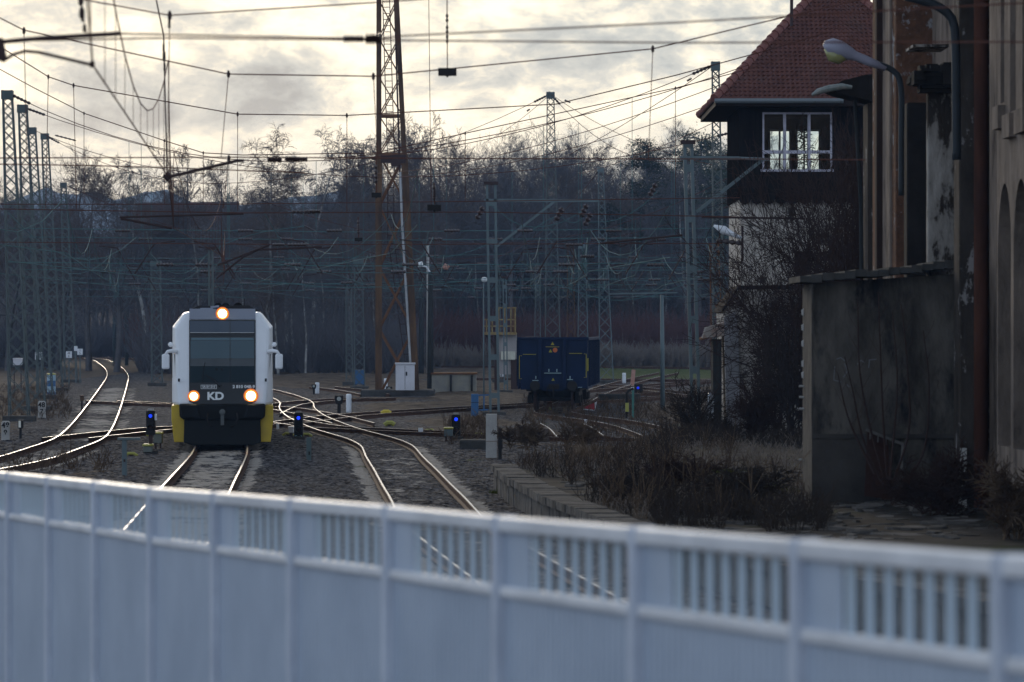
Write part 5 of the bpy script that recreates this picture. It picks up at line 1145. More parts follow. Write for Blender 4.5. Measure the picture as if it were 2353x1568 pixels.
# T shaped post, short posts
t,Y,k=small('t_shaped_post','pale T shaped post in the foreground left of the railcar','post',285.5,1096)
MB().box(PX(280,Y),PX(291,Y),Y,Y+.12,-.1,PZ(1012,Y)).build('post',M['green2'],t,bevel=.01)
MB().box(PX(270,Y),PX(322,Y),Y-.03,Y+.1,PZ(1012,Y),PZ(1006,Y)).build('cross_bar',M['green2'],t,bevel=.01)
MB().box(PX(284,Y),PX(288,Y),Y-.02,Y,PZ(1062,Y),PZ(1056,Y)).build('bolt_plate',M['iron'],t)
t,Y,k=small('short_post','short grey green post in the ballast right of the railcar','post',709,1062)
MB().box(PX(704,Y),PX(715,Y),Y,Y+.12,-.1,PZ(1006,Y)).build('post',mat('mossy_post',(.10,.13,.13),.8),t,bevel=.01)
MB().box(PX(709,Y),PX(712,Y),Y-.02,Y,PZ(1046,Y),PZ(1038,Y)).build('bolt_plate',M['dark'],t)
t,Y,k=small('concrete_pillar','pale square concrete pillar at the end of the old platform','pillar',1129,1056)
MB().box(PX(1116.5,Y),PX(1142,Y),Y,Y+.3,-.1,PZ(952,Y)).build('shaft',M['concp'],t,bevel=.015)
MB().box(PX(1117,Y),PX(1141.5,Y),Y-.004,Y-.0,PZ(1015,Y),PZ(1014,Y)).build('joint',M['rust'],t)
t,Y,k=small('white_marker_peg','small white peg beside the level track','marker',1101 if 0 else 1101,1000)
# re-used peg position read off the rails at column 966
t.location=(PX(966,GY(1004)),GY(1004),0); Y=GY(1004); t['label']='small white topped peg beside the level track'
MB().box(PX(961,Y),PX(972,Y),Y,Y+.1,PZ(993,Y),PZ(984,Y)).build('head',M['white'],t); MB().box(PX(965,Y),PX(969,Y),Y+.02,Y+.08,-.1,PZ(993,Y)).build('stem',M['green'],t)
for x,y0,y1,lb in ((638,976,988,'tiny white peg touching the railcar corner'),(1346,966-0,980,'small white peg in the weeds below the wagon'),(1351,985,995,'second small white peg in the weeds below the wagon')):
    t,Y,k=small('white_marker_peg',lb,'marker',x,y1); MB().box(PX(x-3,Y),PX(x+3,Y),Y,Y+.08,-.1,PZ(y0,Y)).build('head',M['white'],t,bevel=.01); MB().box(PX(x-3.4,Y),PX(x+3.4,Y),Y-.01,Y+.09,PZ(y0,Y),PZ(y0-1.5,Y)).build('cap',M['white'],t)
def ribtube(label,x,y0,y1,w,lean=0):
    t,Y,k=small('ribbed_white_tube',label,'tube marker',x,y1,0,'white ribbed tube markers'); r=w*k/2; z0,z1=PZ(y1,Y),PZ(y0,Y); prof=[]
    for i in range(9): u=i/8; prof+= [(r*(1.0 if i%2 else .93),(z1-z0)*u)]
    prof.append((r*.5,(z1-z0)*1.03)); MB().lathe((PX(x,Y),Y,max(z0,0)),prof,14).build('tube_body',M['white'],t,smooth=True)
    MB().lathe((PX(x,Y),Y,-.1),[(r*.5,0),(r*.5,.12+max(z0,0))],8).build('stem',M['iron'],t)
ribtube('large white ribbed tube beside the black point indicator',801.5,907,950,13)
ribtube('white ribbed tube nearest the railcar among the rails',729,880,906,10)
ribtube('white ribbed tube left of the rusty tower cabinet',886.5,871,900,9)
ribtube('white ribbed tube under the blue wagon yard mast',1434,858,882,9)
for x,y0,y1,ybase,lb,w in ((779,913,950,955,'black point indicator with pale disc beside the white tube',11),(721,884,904,908,'small black point indicator left of the railcar side tube',6),(894,890,903,908,'black and white point indicator at the rusty tower foot',8),(1109,845,0,0,'',0)):
    if not w: continue
    t,Y,k=small('point_indicator',lb,'point indicator',x,ybase,0,'black point indicators'); hw=w*k
    MB().prism([(PX(x,Y)+a*hw,PZ(y0+4,Y)+b*hw) for a,b in ((-.9,.7),(.9,.7),(.9,-.2),(.6,-1.1),(-.6,-1.1),(-.9,-.2))],Y,Y+.25).build('lantern',M['dark'],t,bevel=.015)
    MB().lathe((PX(x,Y),Y-.03,PZ(y0+4,Y)),[(hw*.45,.03),(hw*.45,0),(hw*.1,-.005)],12,'y').build('disc',mat('dim_disc',(.35,.36,.33),.6),t)
    MB().box(PX(x,Y)-hw*.35,PX(x,Y)+hw*.35,Y+.02,Y+.2,-.1,PZ(y0+4,Y)-hw*1.05).build('stand',M['dark'],t)
t,Y,k=small('blue_cabinet','bright blue cabinet on a bracket of the boom mast','cabinet',1091,958,0,None,157)
MB().box(PX(1082.5,Y),PX(1099.5,Y),Y,Y+.3,PZ(956,Y),PZ(906,Y)).build('case',M['blue'],t,bevel=.02)
q=MB()
for yy in (909,943): q.bar(P(1099,yy,Y+.1),P(1123,yy-1,Y+.1),.06)
q.bar(P(1112,909,Y+.1),P(1112,943,Y+.1),.05); q.build('bracket',M['blue'],t); MB().tube([P(1091,956,Y+.1),(PX(1091,Y),Y+.1,-.1)],.025,6).build('conduit',M['blue'],t)
q=MB(); q.box(PX(1082,Y),PX(1100,Y),Y-.02,Y+.32,PZ(926,Y),PZ(925,Y)); q.build('seam',M['dark'],t)
# boards and kilometre stones at the left
def board(label,x0,x1,y0,y1,Y,name='white_board',mt=None,text=None,group='small white boards on the left masts',ty=None):
    t=thing(name,label,'board',(PX((x0+x1)/2,Y),Y,0),group); MB().box(PX(x0,Y),PX(x1,Y),Y,Y+.04,PZ(y1,Y),PZ(y0,Y)).build('plate',mt or M['white'],t)
    MB().tube([(PX((x0+x1)/2,Y),Y+.08,-.1),(PX((x0+x1)/2,Y),Y+.08,PZ(y0,Y))],.04,6).build('post',M['green'],t)
    if text:
        for i,s in enumerate(text): txt(s,(y1-y0)*Y/F*.42,M['iron'],t,(0,-.02,PZ(y0+(y1-y0)*(.28+.46*i),Y)))
    return t
board('white board low between second and third left masts, first half',80.5,87.5,810,827,215)
board('white board close beside the first, right half',91,99,810,827,214)
board('square white board with two faint numbers, right of the masts',151.5,165,808,823,230,text=('48','6'))
board('square white board nearest the curved track end',177.5,190,802,816,250,text=('1','5'))
board('small white board above the square one',170,178,796,807,252)
t=board('salmon coloured leaning board right of the wagon',1448,1457,850,888,GY(890),'faded_board',M['salmon'],group=None); t.children[0].rotation_euler=(0,R(5),0)
t,Y,k=small('striped_blue_post','short fat blue and white striped post by the left masts','post',118,912)
q=MB(); z1=PZ(862,Y); r=10*k
for i in range(7): MB().lathe((PX(118,Y),Y,z1-.30*(i+1)+.002*0),[(r,0),(r,.296)],12).build('stripe_ring',M['blue'] if i%2 else mat('pale_blue_stripe%d'%i,(.3,.42,.5),.6),t)
MB().lathe((PX(118,Y),Y,-.1),[(r*.6,0),(r*.6,z1-2.1+.1)],10).build('stem',M['green'],t); MB().lathe((PX(118,Y),Y,z1),[(r*1.05,0),(r*1.05,.05),(r*.6,.09)],12).build('cap',M['lime'],t)
def kmstone(label,x0,x1,y0,y1,ybase,tx):
    t,Y,k=small('kilometre_stone',label,'marker stone',(x0+x1)/2,ybase,0,'painted kilometre stones'); a,b=PX(x0,Y),PX(x1,Y); z1=PZ(y0,Y)
    MB().prism([(a,-.1),(b,-.1),(b,z1-.05),(b-.04,z1),(a+.04,z1),(a,z1-.05)],Y,Y+.18).build('stone',M['concp'],t,bevel=.015)
    for i,s in enumerate(tx): txt(s,(b-a)*.95,M['dark'],t,(0,-.008,z1-(b-a)*(.55+.9*i)),bold=.006)
kmstone('leaning kilometre stone with a large seven on it',87,104,922,960,962,('48','7'))
kmstone('kilometre stone at the left edge with worn digits',3,22,968,1012,1016,('48','8'))
t,Y,k=small('lantern','small lantern with a pale glass beside the left kilometre stones','lantern',46,1012)
MB().box(PX(41,Y),PX(52,Y),Y,Y+.25,PZ(985,Y),PZ(966,Y)).build('case',M['dark'],t,bevel=.01); MB().box(PX(42.5,Y),PX(48,Y),Y-.01,Y,PZ(983,Y),PZ(968,Y)).build('glass',mat('pale_lantern_glass',(.8,.76,.66),.4),t)
MB().box(PX(44,Y),PX(49,Y),Y+.05,Y+.15,-.1,PZ(985,Y)).build('stand',M['dark'],t)
# things by the wagon
t,Y,k=small('red_white_marker_board','red marker board with white edge low beside the wagon wheels','marker board',1357,947)
MB().prism([(PX(x,Y),PZ(y,Y)) for x,y in ((1341,938),(1352,932),(1366,926),(1367,942),(1342,939.5))],Y,Y+.05).build('red_plate',M['red'],t)
MB().prism([(PX(x,Y),PZ(y,Y)) for x,y in ((1366.5,926),(1372,923),(1367.6,942))],Y-.01,Y+.04).build('white_edge',M['white'],t)
MB().prism([(PX(x,Y),PZ(y,Y)) for x,y in ((1341,940),(1366,942.5),(1366,944.5),(1341,942))],Y-.01,Y+.04).build('white_edge',M['white'],t); MB().box(PX(1353,Y),PX(1355,Y),Y+.05,Y+.1,-.1,PZ(940,Y)).build('stand',M['dark'],t)
t,Y,k=small('rusty_drum','small rusty post box with yellow triangle in front of the wagon','marker post',1262,951)
MB().box(PX(1256,Y),PX(1268,Y),Y,Y+.25,-.1,PZ(925,Y)).build('body',M['rust'],t,bevel=.015); MB().prism([(PX(1259,Y),PZ(942,Y)),(PX(1267,Y),PZ(942,Y)),(PX(1264,Y),PZ(934,Y))],Y-.01,Y).build('triangle',M['lime'],t); MB().box(PX(1256,Y),PX(1268,Y),Y-.02,Y+.27,PZ(924.8,Y),PZ(921,Y)).build('cap',M['salmon'],t)
t,Y,k=small('bent_pipe','dark bent pipe curving over beside the green stake','pipe',1441,962); MB().tube([(PX(1440,Y),Y,-.1),P(1440,935,Y),P(1440,905,Y),P(1445,898,Y),P(1456,893,Y)],.05,8).build('pipe_body',M['dark'],t,smooth=True); MB().lathe(P(1441,935,Y),[(.07,-.2),(.07,.15)],8).build('yellow_band',M['lime'],t)
t,Y,k=small('green_stake','slim green stake right of the bent pipe','post',1455,962); MB().box(PX(1452,Y),PX(1457,Y),Y,Y+.08,-.1,PZ(897,Y)).build('stake',mat('green_stake_paint',(.05,.17,.14),.7),t); MB().box(PX(1451.5,Y),PX(1457.5,Y),Y-.01,Y+.09,PZ(897,Y),PZ(896,Y)).build('cap',M['green2'],t)
t,Y,k=small('dark_trough','long low dark trough lying across the far tracks','trough',1420,925); MB().box(PX(1375,Y),PX(1472,Y),Y,Y+.8,-.1,PZ(906,Y)).build('trough_body',M['concd'],t,bevel=.03)
t,Y,k=small('rubble_block','square brick block half hidden in weeds on the platform','block',1215,1008,.5); MB().box(PX(1172,Y),PX(1262,Y),Y,Y+1.0,.4,PZ(985,Y)).build('block_body',mat('brown_block',(.09,.07,.06),.95,0,(.14,.11,.09),4,.5),t,bevel=.04)
MB().box(PX(1196,Y),PX(1222,Y),Y-.01,Y+.0,.6,PZ(990,Y)).build('dark_opening',M['dark'],t)
for x,y0,lb in ((1149,985,'dark iron post leaning at the platform corner'),(992 if 0 else 1060,0,'')):
    if not y0: continue
    t,Y,k=small('iron_post',lb,'post',x,1060); MB().box(PX(x-4,Y),PX(x+4,Y),Y,Y+.1,-.1,PZ(y0,Y)).build('post',M['dark'],t); MB().box(PX(x-5,Y),PX(x+6,Y),Y-.03,Y,PZ(1032,Y),PZ(1012,Y)).build('clamp_plate',M['dark'],t)
t,Y,k=small('low_dark_wall','low dark concrete wall between the signal and the pale pillar','wall',1090,1035); MB().box(PX(1056,Y),PX(1118,Y),Y,Y+1.2,-.1,PZ(1012,Y)).build('wall_body',M['concd'],t,bevel=.05)
# ================================================================ foreground fence
fm=mat('pale_lilac_fence_paint',(0.82,0.81,0.82),.45,0,(.60,.60,.62),1.6); fm2=mat('blue_grey_fence_panel',(0.45,0.51,0.60),.5,0,(.37,.43,.52),1.3); fpost=mat('blue_white_fence_post',(.62,.65,.72),.45,0,(.48,.51,.58),2.0); fslat=mat('blue_grey_slat',(0.42,0.50,0.57),.5)
fx=[28,120,228,357,505,683,903,1158,1475,1850,2320]; ft_y=[1087,1096,1107,1121,1132,1146,1163,1187,1212,1241,1276]
bN,bS=16.67,1.65
pts=[]
for i,(x,y) in enumerate(zip(fx,ft_y)):
    Y=(bN-i)*bS; pts.append(Vector((PX(x,Y),Y,PZ(y,Y))))
d=pts[1]-pts[0]; pts=[pts[0]-d]+pts+[pts[-1]+(pts[-1]-pts[-2])]
fe=thing('foreground_fence','pale lilac metal fence with slotted upper band crossing the whole foreground','fence',tuple(Vector((pts[6].x,pts[6].y,0))))
dirn=(pts[5]-pts[4]); dirn.z=0; dirn.normalize(); nrm=Vector((dirn.y,-dirn.x,0))   # toward the far side
if nrm.y<0: nrm=-nrm
BH=.305
def obar(q,a,b,w,dp,h0,h1,mi=0):
    """upright box between plan points a,b (z = top line), thickness dp around the line"""
    o=nrm*dp/2
    vs=[a-o+Vector((0,0,h0)),b-o+Vector((0,0,h0)),b+o+Vector((0,0,h0)),a+o+Vector((0,0,h0)),a-o+Vector((0,0,h1)),b-o+Vector((0,0,h1)),b+o+Vector((0,0,h1)),a+o+Vector((0,0,h1))]
    q.add(vs,[(0,3,2,1),(4,5,6,7),(0,1,5,4),(1,2,6,5),(2,3,7,6),(3,0,4,7)],mi)
for i,p in enumerate(pts):
    q=MB(); obar(q,p-dirn*.03,p+dirn*.03,0,.10,-p.z-.2,.004); q.build('post',fpost,fe,bevel=.01)
for i in range(len(pts)-1):
    a,b=pts[i],pts[i+1]; u=(b-a); ia=a+u*.018; ib=b-u*.018
    q=MB(); obar(q,a+u*.002,b-u*.002,0,.08,-.062,0); q.build('top_rail',fm,fe,bevel=.012)
    q=MB(); obar(q,ia,ib,0,.06,-BH-.022,-BH+.022); q.build('middle_rail',fm,fe,bevel=.01)
    q=MB(); obar(q,ia,a+u*.20,0,.012,-BH+.023,-.063); q.build('blank_plate',fm2,fe)
    n=8
    for k in range(n):
        s=.20+.785*(k+.5)/n; c=a+u*s; q=MB(); obar(q,c-dirn*.030,c+dirn*.030,0,.014,-BH+.023,-.063); q.build('slat',fslat,fe)
    q=MB(); n=24
    for k in range(n):
        s=.02+.96*(k+.5)/n; c=a+u*s; obar(q,c-dirn*.0245,c+dirn*.0245,0,.016,-min(a.z,b.z)+.1,-BH-.023)
    q.build('lower_panel',fm2,fe)
# ================================================================ bare winter trees
bark=mat('dark_bark',(0.075,0.07,0.073),.95,0,(0.14,0.13,0.13),1.2); twigm=mat('winter_twigs',(0.105,0.098,0.105),.95); birchm=mat('birch_bark',(0.36,0.35,0.33),.85,0,(0.10,0.09,0.085),1.5,contrast=(.4,.62),stretch=(1,1,.6))
twig2=mat('brown_twigs',(0.12,0.092,0.082),.95); pinem=mat('pine_needles',(0.028,0.045,0.03),.9,0,(.05,.065,.045),.8); redtw=mat('reddish_thicket',(0.13,0.062,0.055),.95)
def rdir(r,d,ang):
    u=d.orthogonal().normalized(); v=d.cross(u); a=r.random()*6.283
    return (d*math.cos(ang)+(u*math.cos(a)+v*math.sin(a))*math.sin(ang)).normalized()
def grow(r,segs,p,d,L_,rad,lev,par):
    n=par['n'][lev]; k=par['seg'][lev]; st=L_/k; up=par['up'][lev]; pts=[p]; q=Vector(p); dd=Vector(d)
    rr_=rad
    for i in range(k):
        w=par['wob'][lev]; dd=(dd+Vector((r.gauss(0,w),r.gauss(0,w),r.gauss(0,w)+up))).normalized()
        q2=q+dd*st; r2=rad*(1-(i+1)/k*par['tap'][lev]); segs.append((lev,q.copy(),q2.copy(),rr_,r2)); q=q2; rr_=r2; pts.append(q.copy())
    if lev+1>=len(par['n']): return
    s0=par['start'][lev]
    for j in range(n):
        u=s0+(1-s0)*(j+r.random())/n; x=u*k; i=min(int(x),k-1); b=pts[i].lerp(pts[i+1],x-i); dl=(pts[i+1]-pts[i]).normalized()
        Lc=L_*par['len'][lev]*(1.15-par['shr'][lev]*(u-s0)/(1-s0+1e-6))*(.7+.6*r.random()); rc=max(rad*(1-u*par['tap'][lev])*par['rr'][lev],par['rmin'])
        grow(r,segs,b,rdir(r,dl,R(par['ang'][lev]+r.gauss(0,9))),Lc,rc,lev+1,par)
PAR=dict(
 oak=dict(n=[14,9,7,5,0],seg=[7,6,4,3,2],up=[0,.07,.08,.08,.05],wob=[.06,.15,.14,.12,.08],tap=[.85,.85,.8,.7,.6],start=[.25,.2,.15,.1,0],len=[.50,.48,.45,.5],shr=[.55,.4,.3,.3],rr=[.5,.5,.5,.6],ang=[52,45,42,40],rmin=.015),
 tall=dict(n=[20,7,6,4,0],seg=[9,5,3,2,2],up=[.02,.08,.08,.08,.05],wob=[.05,.11,.11,.1,.08],tap=[.9,.85,.8,.7,.6],start=[.25,.15,.15,.1,0],len=[.26,.42,.45,.5],shr=[.65,.4,.3,.3],rr=[.38,.5,.5,.6],ang=[48,40,40,38],rmin=.015),
 birch=dict(n=[24,7,7,4,0],seg=[9,5,4,3,3],up=[.03,.05,-.05,-.16,-.22],wob=[.06,.11,.1,.08,.06],tap=[.92,.85,.8,.7,.6],start=[.22,.15,.1,.1,0],len=[.28,.40,.5,.6],shr=[.55,.4,.3,.3],rr=[.3,.45,.5,.6],ang=[42,40,42,35],rmin=.014),
 bush=dict(n=[9,6,5,0],seg=[4,4,3,2],up=[.02,.06,.04,0],wob=[.12,.18,.2,.2],tap=[.8,.8,.7,.6],start=[.05,.15,.1,0],len=[.7,.5,.5],shr=[.3,.3,.3],rr=[.6,.5,.6],ang=[35,35,38],rmin=.010),
)
def seg_mesh(name,segs,mats,lev_mat,parent=None,minlev=0,maxlev=9):
    S=[s for s in segs if minlev<=s[0]<=maxlev]; n=len(S)
    A=np.array([tuple(s[1]) for s in S]); B=np.array([tuple(s[2]) for s in S]); ra=np.array([s[3] for s in S]); rb=np.array([s[4] for s in S]); lv=np.array([s[0] for s in S])
    D=B-A; D/=np.linalg.norm(D,axis=1)[:,None]+1e-9
    up=np.where(np.abs(D[:,2:3])<.9,np.array([[0,0,1.]]),np.array([[1.,0,0]])); U=np.cross(D,up); U/=np.linalg.norm(U,axis=1)[:,None]+1e-9; W=np.cross(D,U)
    V=np.zeros((n,6,3))
    for k in range(3):
        a=2*math.pi*k/3; o=U*math.cos(a)+W*math.sin(a); V[:,k]=A+o*ra[:,None]; V[:,3+k]=B+o*rb[:,None]
    base=(np.arange(n)*6)[:,None]; F_=np.concatenate([base+np.array([[0,1,4,3]]),base+np.array([[1,2,5,4]]),base+np.array([[2,0,3,5]])],0)
    return np_mesh(name,V.reshape(-1,3),F_,mats,parent)
protos={}
def make_tree(kind,seed,H_,name,label,cat='bare tree',tw=None):
    r=random.Random(seed); segs=[]; grow(r,segs,Vector((0,0,-.3)),Vector((0,0,1)),H_,H_*.021 if kind!='birch' else H_*.014,0,PAR[kind])
    zmax=max(s[2].z for s in segs)
    t=thing(name,label,cat); seg_mesh('trunk',segs,birchm if kind=='birch' else bark,0,t,0,1 if kind!='birch' else 0); seg_mesh('crown',segs,tw or (twig2 if seed%2 else twigm),0,t,2 if kind!='birch' else 1,9)
    protos.setdefault(kind,[]).append((t,zmax)); return t
def make_pine(seed,H_,name,label):
    r=random.Random(seed); t=thing(name,label,'pine tree'); q=MB(); q.tube([(0,0,-.3),(.1,0,H_*.5),(.25,.1,H_*.97)],[H_*.017,H_*.012,.04],7); V=[];Fc=[]
    for i in range(34):
        u=.38+.6*(i+r.random())/34; z=H_*u; a=r.random()*6.28; L_=H_*.20*(1.1-u)*(1.1+.8*r.random())+.5; e=Vector((math.cos(a)*L_,math.sin(a)*L_,z+L_*(.1+.3*r.random()))); q.tube([(.1,0,z),tuple(e*0.5+Vector((.05,0,z*.5))),tuple(e)],[.06,.04,.02],4)
        for c in range(7):
            cc=Vector((.1,0,z)).lerp(e,.45+.6*r.random())+Vector((r.gauss(0,.25),r.gauss(0,.25),r.gauss(.1,.18)))
            for m_ in range(46):
                o=Vector((r.gauss(0,.34),r.gauss(0,.34),r.gauss(0,.17))); dr=Vector((r.gauss(0,1),r.gauss(0,1),r.gauss(.3,1))).normalized()*.17; sd=dr.orthogonal().normalized()*.035
                k=len(V); V+= [tuple(cc+o-sd),tuple(cc+o+sd),tuple(cc+o+dr)]; Fc.append((k,k+1,k+2))
    q.build('trunk',bark,t); np_mesh('crown',V,Fc,pinem,t); protos.setdefault('pine',[]).append((t,H_)); return t
used=set()
def place(kind,idx,x,ytop,Y,label,zb=0.0,cat=None,group=None,rz=0,name=None,sx=1.0):
    t,h=protos[kind][idx%len(protos[kind])]; key=(kind,idx%len(protos[kind]))
    o=t if key not in used else copy_tree(t); used.add(key)
    hh=(PZ(ytop,Y)-zb)*1.10; s=hh/h; o.location=(PX(x,Y),Y,zb); o.rotation_euler=(0,0,rz); o.scale=(s*sx,s*sx,s); o['label']=label
    if group: o['group']=group
    return o
for s in (1,2,3): make_tree('oak',s,14,'bare_tree','x')
for s in (4,5,7): make_tree('tall',s,15,'bare_tree','x')
for s in (11,12,14): make_tree('birch',s,15,'birch_tree','x')
for s in (21,22): make_pine(s,15,'pine_tree','x')
bankz=lambda x,Y:0 if Y<392 else (7+10*(1/(1+math.exp(-(PX(x,Y)+8)/9))))*math.sin(min((Y-392)/168,1)*math.pi/2)
TR=[('oak',0,268,378,330,'wide spreading bare tree against the pale hills at left',1.1),('tall',0,205,408,340,'slim bare tree just right of the left mast row',1),('tall',1,130,396,345,'bare tree between the left masts, its crown among them',1),
('oak',1,60,420,350,'bare tree behind the first two left masts',1),('oak',2,15,425,340,'bare tree at the very left edge',1),('birch',1,345,392,330,'thin birch between the spreading tree and the dark hanging wires',1),
('tall',2,432,372,345,'feathery bare tree behind the hanging wire string',1.1),('birch',0,600,332,300,'tallest drooping birch, dark dense crown above the railcar right side',1.15),('birch',2,655,398,310,'lower drooping birch leaning on the tallest one',1.1),
('birch',1,722,328,335,'open pale birch left of the rusty tower, highest twigs there',1),('tall',0,765,352,345,'dark upright bare tree close left of the rusty tower',.9),('tall',1,832,344,350,'bare tree directly left of the rusty tower leg',1.1),
('tall',2,798,384,320,'shorter bare tree with pointed top left of the rusty tower',1),('tall',0,968,330,350,'bare tree just right of the rusty tower',1.1),('oak',0,1012,303,345,'highest bare tree right of the rusty tower',1.0),
('tall',1,1055,312,360,'bare tree behind the highest one, on its right',1),('oak',1,1180,316,330,'big spreading bare tree with clear sky between its limbs',1.15),('oak',2,1118,335,355,'bare tree filling the gap left of the big spreading one',1),
('tall',2,1300,366,350,'bare tree beside the central lattice mast',1.3),('oak',0,1345,372,355,'rounded bare tree right of the central mast',1),('birch',0,1415,398,350,'low rounded tree beyond the far mast with wires',1.1),
('tall',0,1450,396,355,'thin bare tree left of the dark pine',1),('pine',0,1493,374,345,'dark layered pine standing alone in the tree line',1.1),('tall',1,1545,385,350,'bare tree right of the dark pine',1),
('pine',1,1603,356,340,'pine beside the twin channel mast head',1),('pine',0,1672,392,335,'pine against the signal tower corner',1.1),('oak',1,1640,400,352,'bare tree between two pines near the tower',1),
('birch',2,1575,410,330,'pale stemmed birch under the boom of the twin mast',1),('oak',2,882,384,352,'bare tree seen through the rusty tower lattice',1),('tall',2,520,404,352,'bare tree between the hanging string and the tall birch',1.1)]
for i,(kd,ix,x,yt,Y,lb,sx) in enumerate(TR): place(kd,ix,x,yt,Y+(42 if x>930 else 0),lb,0,rz=i*1.3,sx=sx,group='trees of the wood edge')
# white birch stems standing in front of the dark wood
BS=[(640,470,300,'white stemmed birch right of the railcar roof'),(672,520,305,'second white birch, thin, near the railcar mirror side'),(702,560,298,'third white birch leaning between railcar and lattice pair'),(868,540,310,'white birch seen behind the rusty tower left leg'),(745,505,320,'slender birch by the far lattice masts'),
(1100,545,310,'birch left of the twin channel mast'),(1010,560,305,'birch by the twin lamp pole'),(458,420,335,'birch above the railcar left corner'),(560,520,330,'birch hidden half by the railcar roof light'),(1465,470,330,'birch under the lone pine'),(1530,500,325,'birch left of the twin mast strut')]
for i,(x,yt,Y,lb) in enumerate(BS): place('birch',i,x,yt,max(Y,374) if x>930 else Y,lb,0,rz=i*2.1,sx=.75,group='white birches before the wood')
# the wood behind: one mass
def wood(name,kinds,rows,seed,mt,hr,label=None):
    r=random.Random(seed); Vs=[];Fs=[];off=0
    for (x0,x1,Y,n) in rows:
        for i in range(n):
            kd=kinds[r.randrange(len(kinds))]; t,h=protos[kd][r.randrange(len(protos[kd]))]
            X0=PX(x0+(x1-x0)*(i+r.random())/n,Y); Yv=Y+r.uniform(-14,14); s=r.uniform(*hr)/h; a=r.random()*6.28; Y0s=392+105/(1+math.exp((X0+26)/2.5)); zb=0 if Yv<Y0s else (7+10*(1/(1+math.exp(-(X0+8)/9))))*math.sin(min((Yv-Y0s)/168,1)*math.pi/2)
            for ch in t.children:
                me=ch.data; nv=len(me.vertices); v=np.empty(nv*3,np.float32); me.vertices.foreach_get('co',v); v=v.reshape(-1,3)*s
                c_,s_=math.cos(a),math.sin(a); w=np.stack([v[:,0]*c_-v[:,1]*s_+X0,v[:,0]*s_+v[:,1]*c_+Yv,v[:,2]+zb],-1)
                li=np.empty(len(me.loops),np.int32); me.loops.foreach_get('vertex_index',li); f=li.reshape(-1,4) if len(li)%4==0 and len(me.polygons)*4==len(li) else None
                if f is None: continue
                if ch.name.startswith('crown'):     # thin it a little
                    nf=len(f)//3; keep=np.random.default_rng(i).random(nf)<.62; f=np.concatenate([f[:nf][keep],f[nf:2*nf][keep],f[2*nf:][keep]],0)
                Vs.append(w); Fs.append(f+off); off+=nv
    o=np_mesh(name,np.concatenate(Vs),np.concatenate(Fs),mt); tag(o,kind='stuff'); return o
wood('far_wood',['tall','oak'],[(330,760,382,22),(-30,150,382,9),(740,930,384,10),(930,1760,398,42),(400,1760,420,48),(500,1760,470,46),(-40,500,505,34)],5,bark,(14.0,18.4))
wood('far_wood_upper',['tall','birch'],[(560,1760,400,48),(360,560,400,8),(-30,130,400,6),(40,420,520,16)],9,twigm,(13,18))
wood('pale_stemmed_wood',['birch'],[(330,930,372,18),(930,1760,396,26),(-30,150,372,8),(150,340,520,8)],15,mat('pale_stems',(.30,.28,.27),.9,0,(.12,.10,.10),.8),(10,14.5))
# thicket and dry growth
def thicket(name,areas,mt,seed,h,rad=.012,per=14,spread=.35,plat=False):
    r=np.random.default_rng(seed); A=[];B=[]
    for (x0,x1,Y0,Y1,zb,n) in areas:
        Yv=r.uniform(Y0,Y1,n); Xv=(r.uniform(x0,x1,n)-CX)/F*Yv
        if plat:
            ok=Xv>np.interp(Yv,[59.7,70,79,86,92,104,124],[1.68,.62,-.05,-.37,2.0,3.2,5.2])+.45; ok&=(vnoise(Xv+50,Yv,1.7,33)+.25*r.random(n)>.5); Xv=Xv[ok]; Yv=Yv[ok]; n=len(Xv)
        for k in range(per):
            a=np.stack([Xv+r.normal(0,.05,n),Yv+r.normal(0,.05,n),np.full(n,zb)],-1); L_=r.uniform(h[0],h[1],n)*r.uniform(.4,1,n)
            e=a+np.stack([r.normal(0,spread,n)*L_,r.normal(0,spread,n)*L_,L_],-1); m=(a+e)/2+r.normal(0,.07,(n,3))*L_[:,None]
            A+= [a,m]; B+=[m,e]
            e2=m+(e-m)*.8+r.normal(0,.22,(n,3))*L_[:,None]; A.append(m); B.append(e2)
    A=np.concatenate(A);B=np.concatenate(B);n=len(A); D=B-A; U=np.cross(D,np.array([[0.3,.9,.1]])); U/=np.linalg.norm(U,axis=1)[:,None]+1e-9; W=np.cross(D,U); W/=np.linalg.norm(W,axis=1)[:,None]+1e-9
    V=np.zeros((n,6,3))
    for k in range(3):
        o=U*math.cos(2.094*k)+W*math.sin(2.094*k); V[:,k]=A+o*rad; V[:,3+k]=B+o*rad*.5
    base=(np.arange(n)*6)[:,None]; F_=np.concatenate([base+np.array([[0,1,4,3]]),base+np.array([[1,2,5,4]]),base+np.array([[2,0,3,5]])],0)
    o=np_mesh(name,V.reshape(-1,3),F_,mt); tag(o,kind='stuff'); return o
thicket('undergrowth',[(330,930,345,390,0,500),(930,1800,380,394,0,400),(-60,140,345,390,0,130),(120,400,470,492,0,260),(320,950,300,345,0,450)],twigm,1,(2.2,5.5),.035,10,.3)
thicket('red_brown_undergrowth',[(930,1780,361,376,0,1100),(330,420,330,350,0,60)],redtw,2,(2.4,5.6),.03,12,.3)
dryg=mat('dry_grey_grass',(0.24,0.20,0.17),.95,0,(.16,.13,.11),2)
thicket('dry_reed_grass',[(1300,1780,351,359,0,900),(930,1300,351,359,0,260)],dryg,3,(1.0,2.4),.03,9,.25)
weedm=mat('dead_weed_stalks',(0.055,0.036,0.026),.95,0,(.15,.105,.07),1.1,contrast=(.42,.6)); weedd=mat('dark_weed_stalks',(0.042,0.032,0.026),.95)
def warea(n,poly_,zb): pass
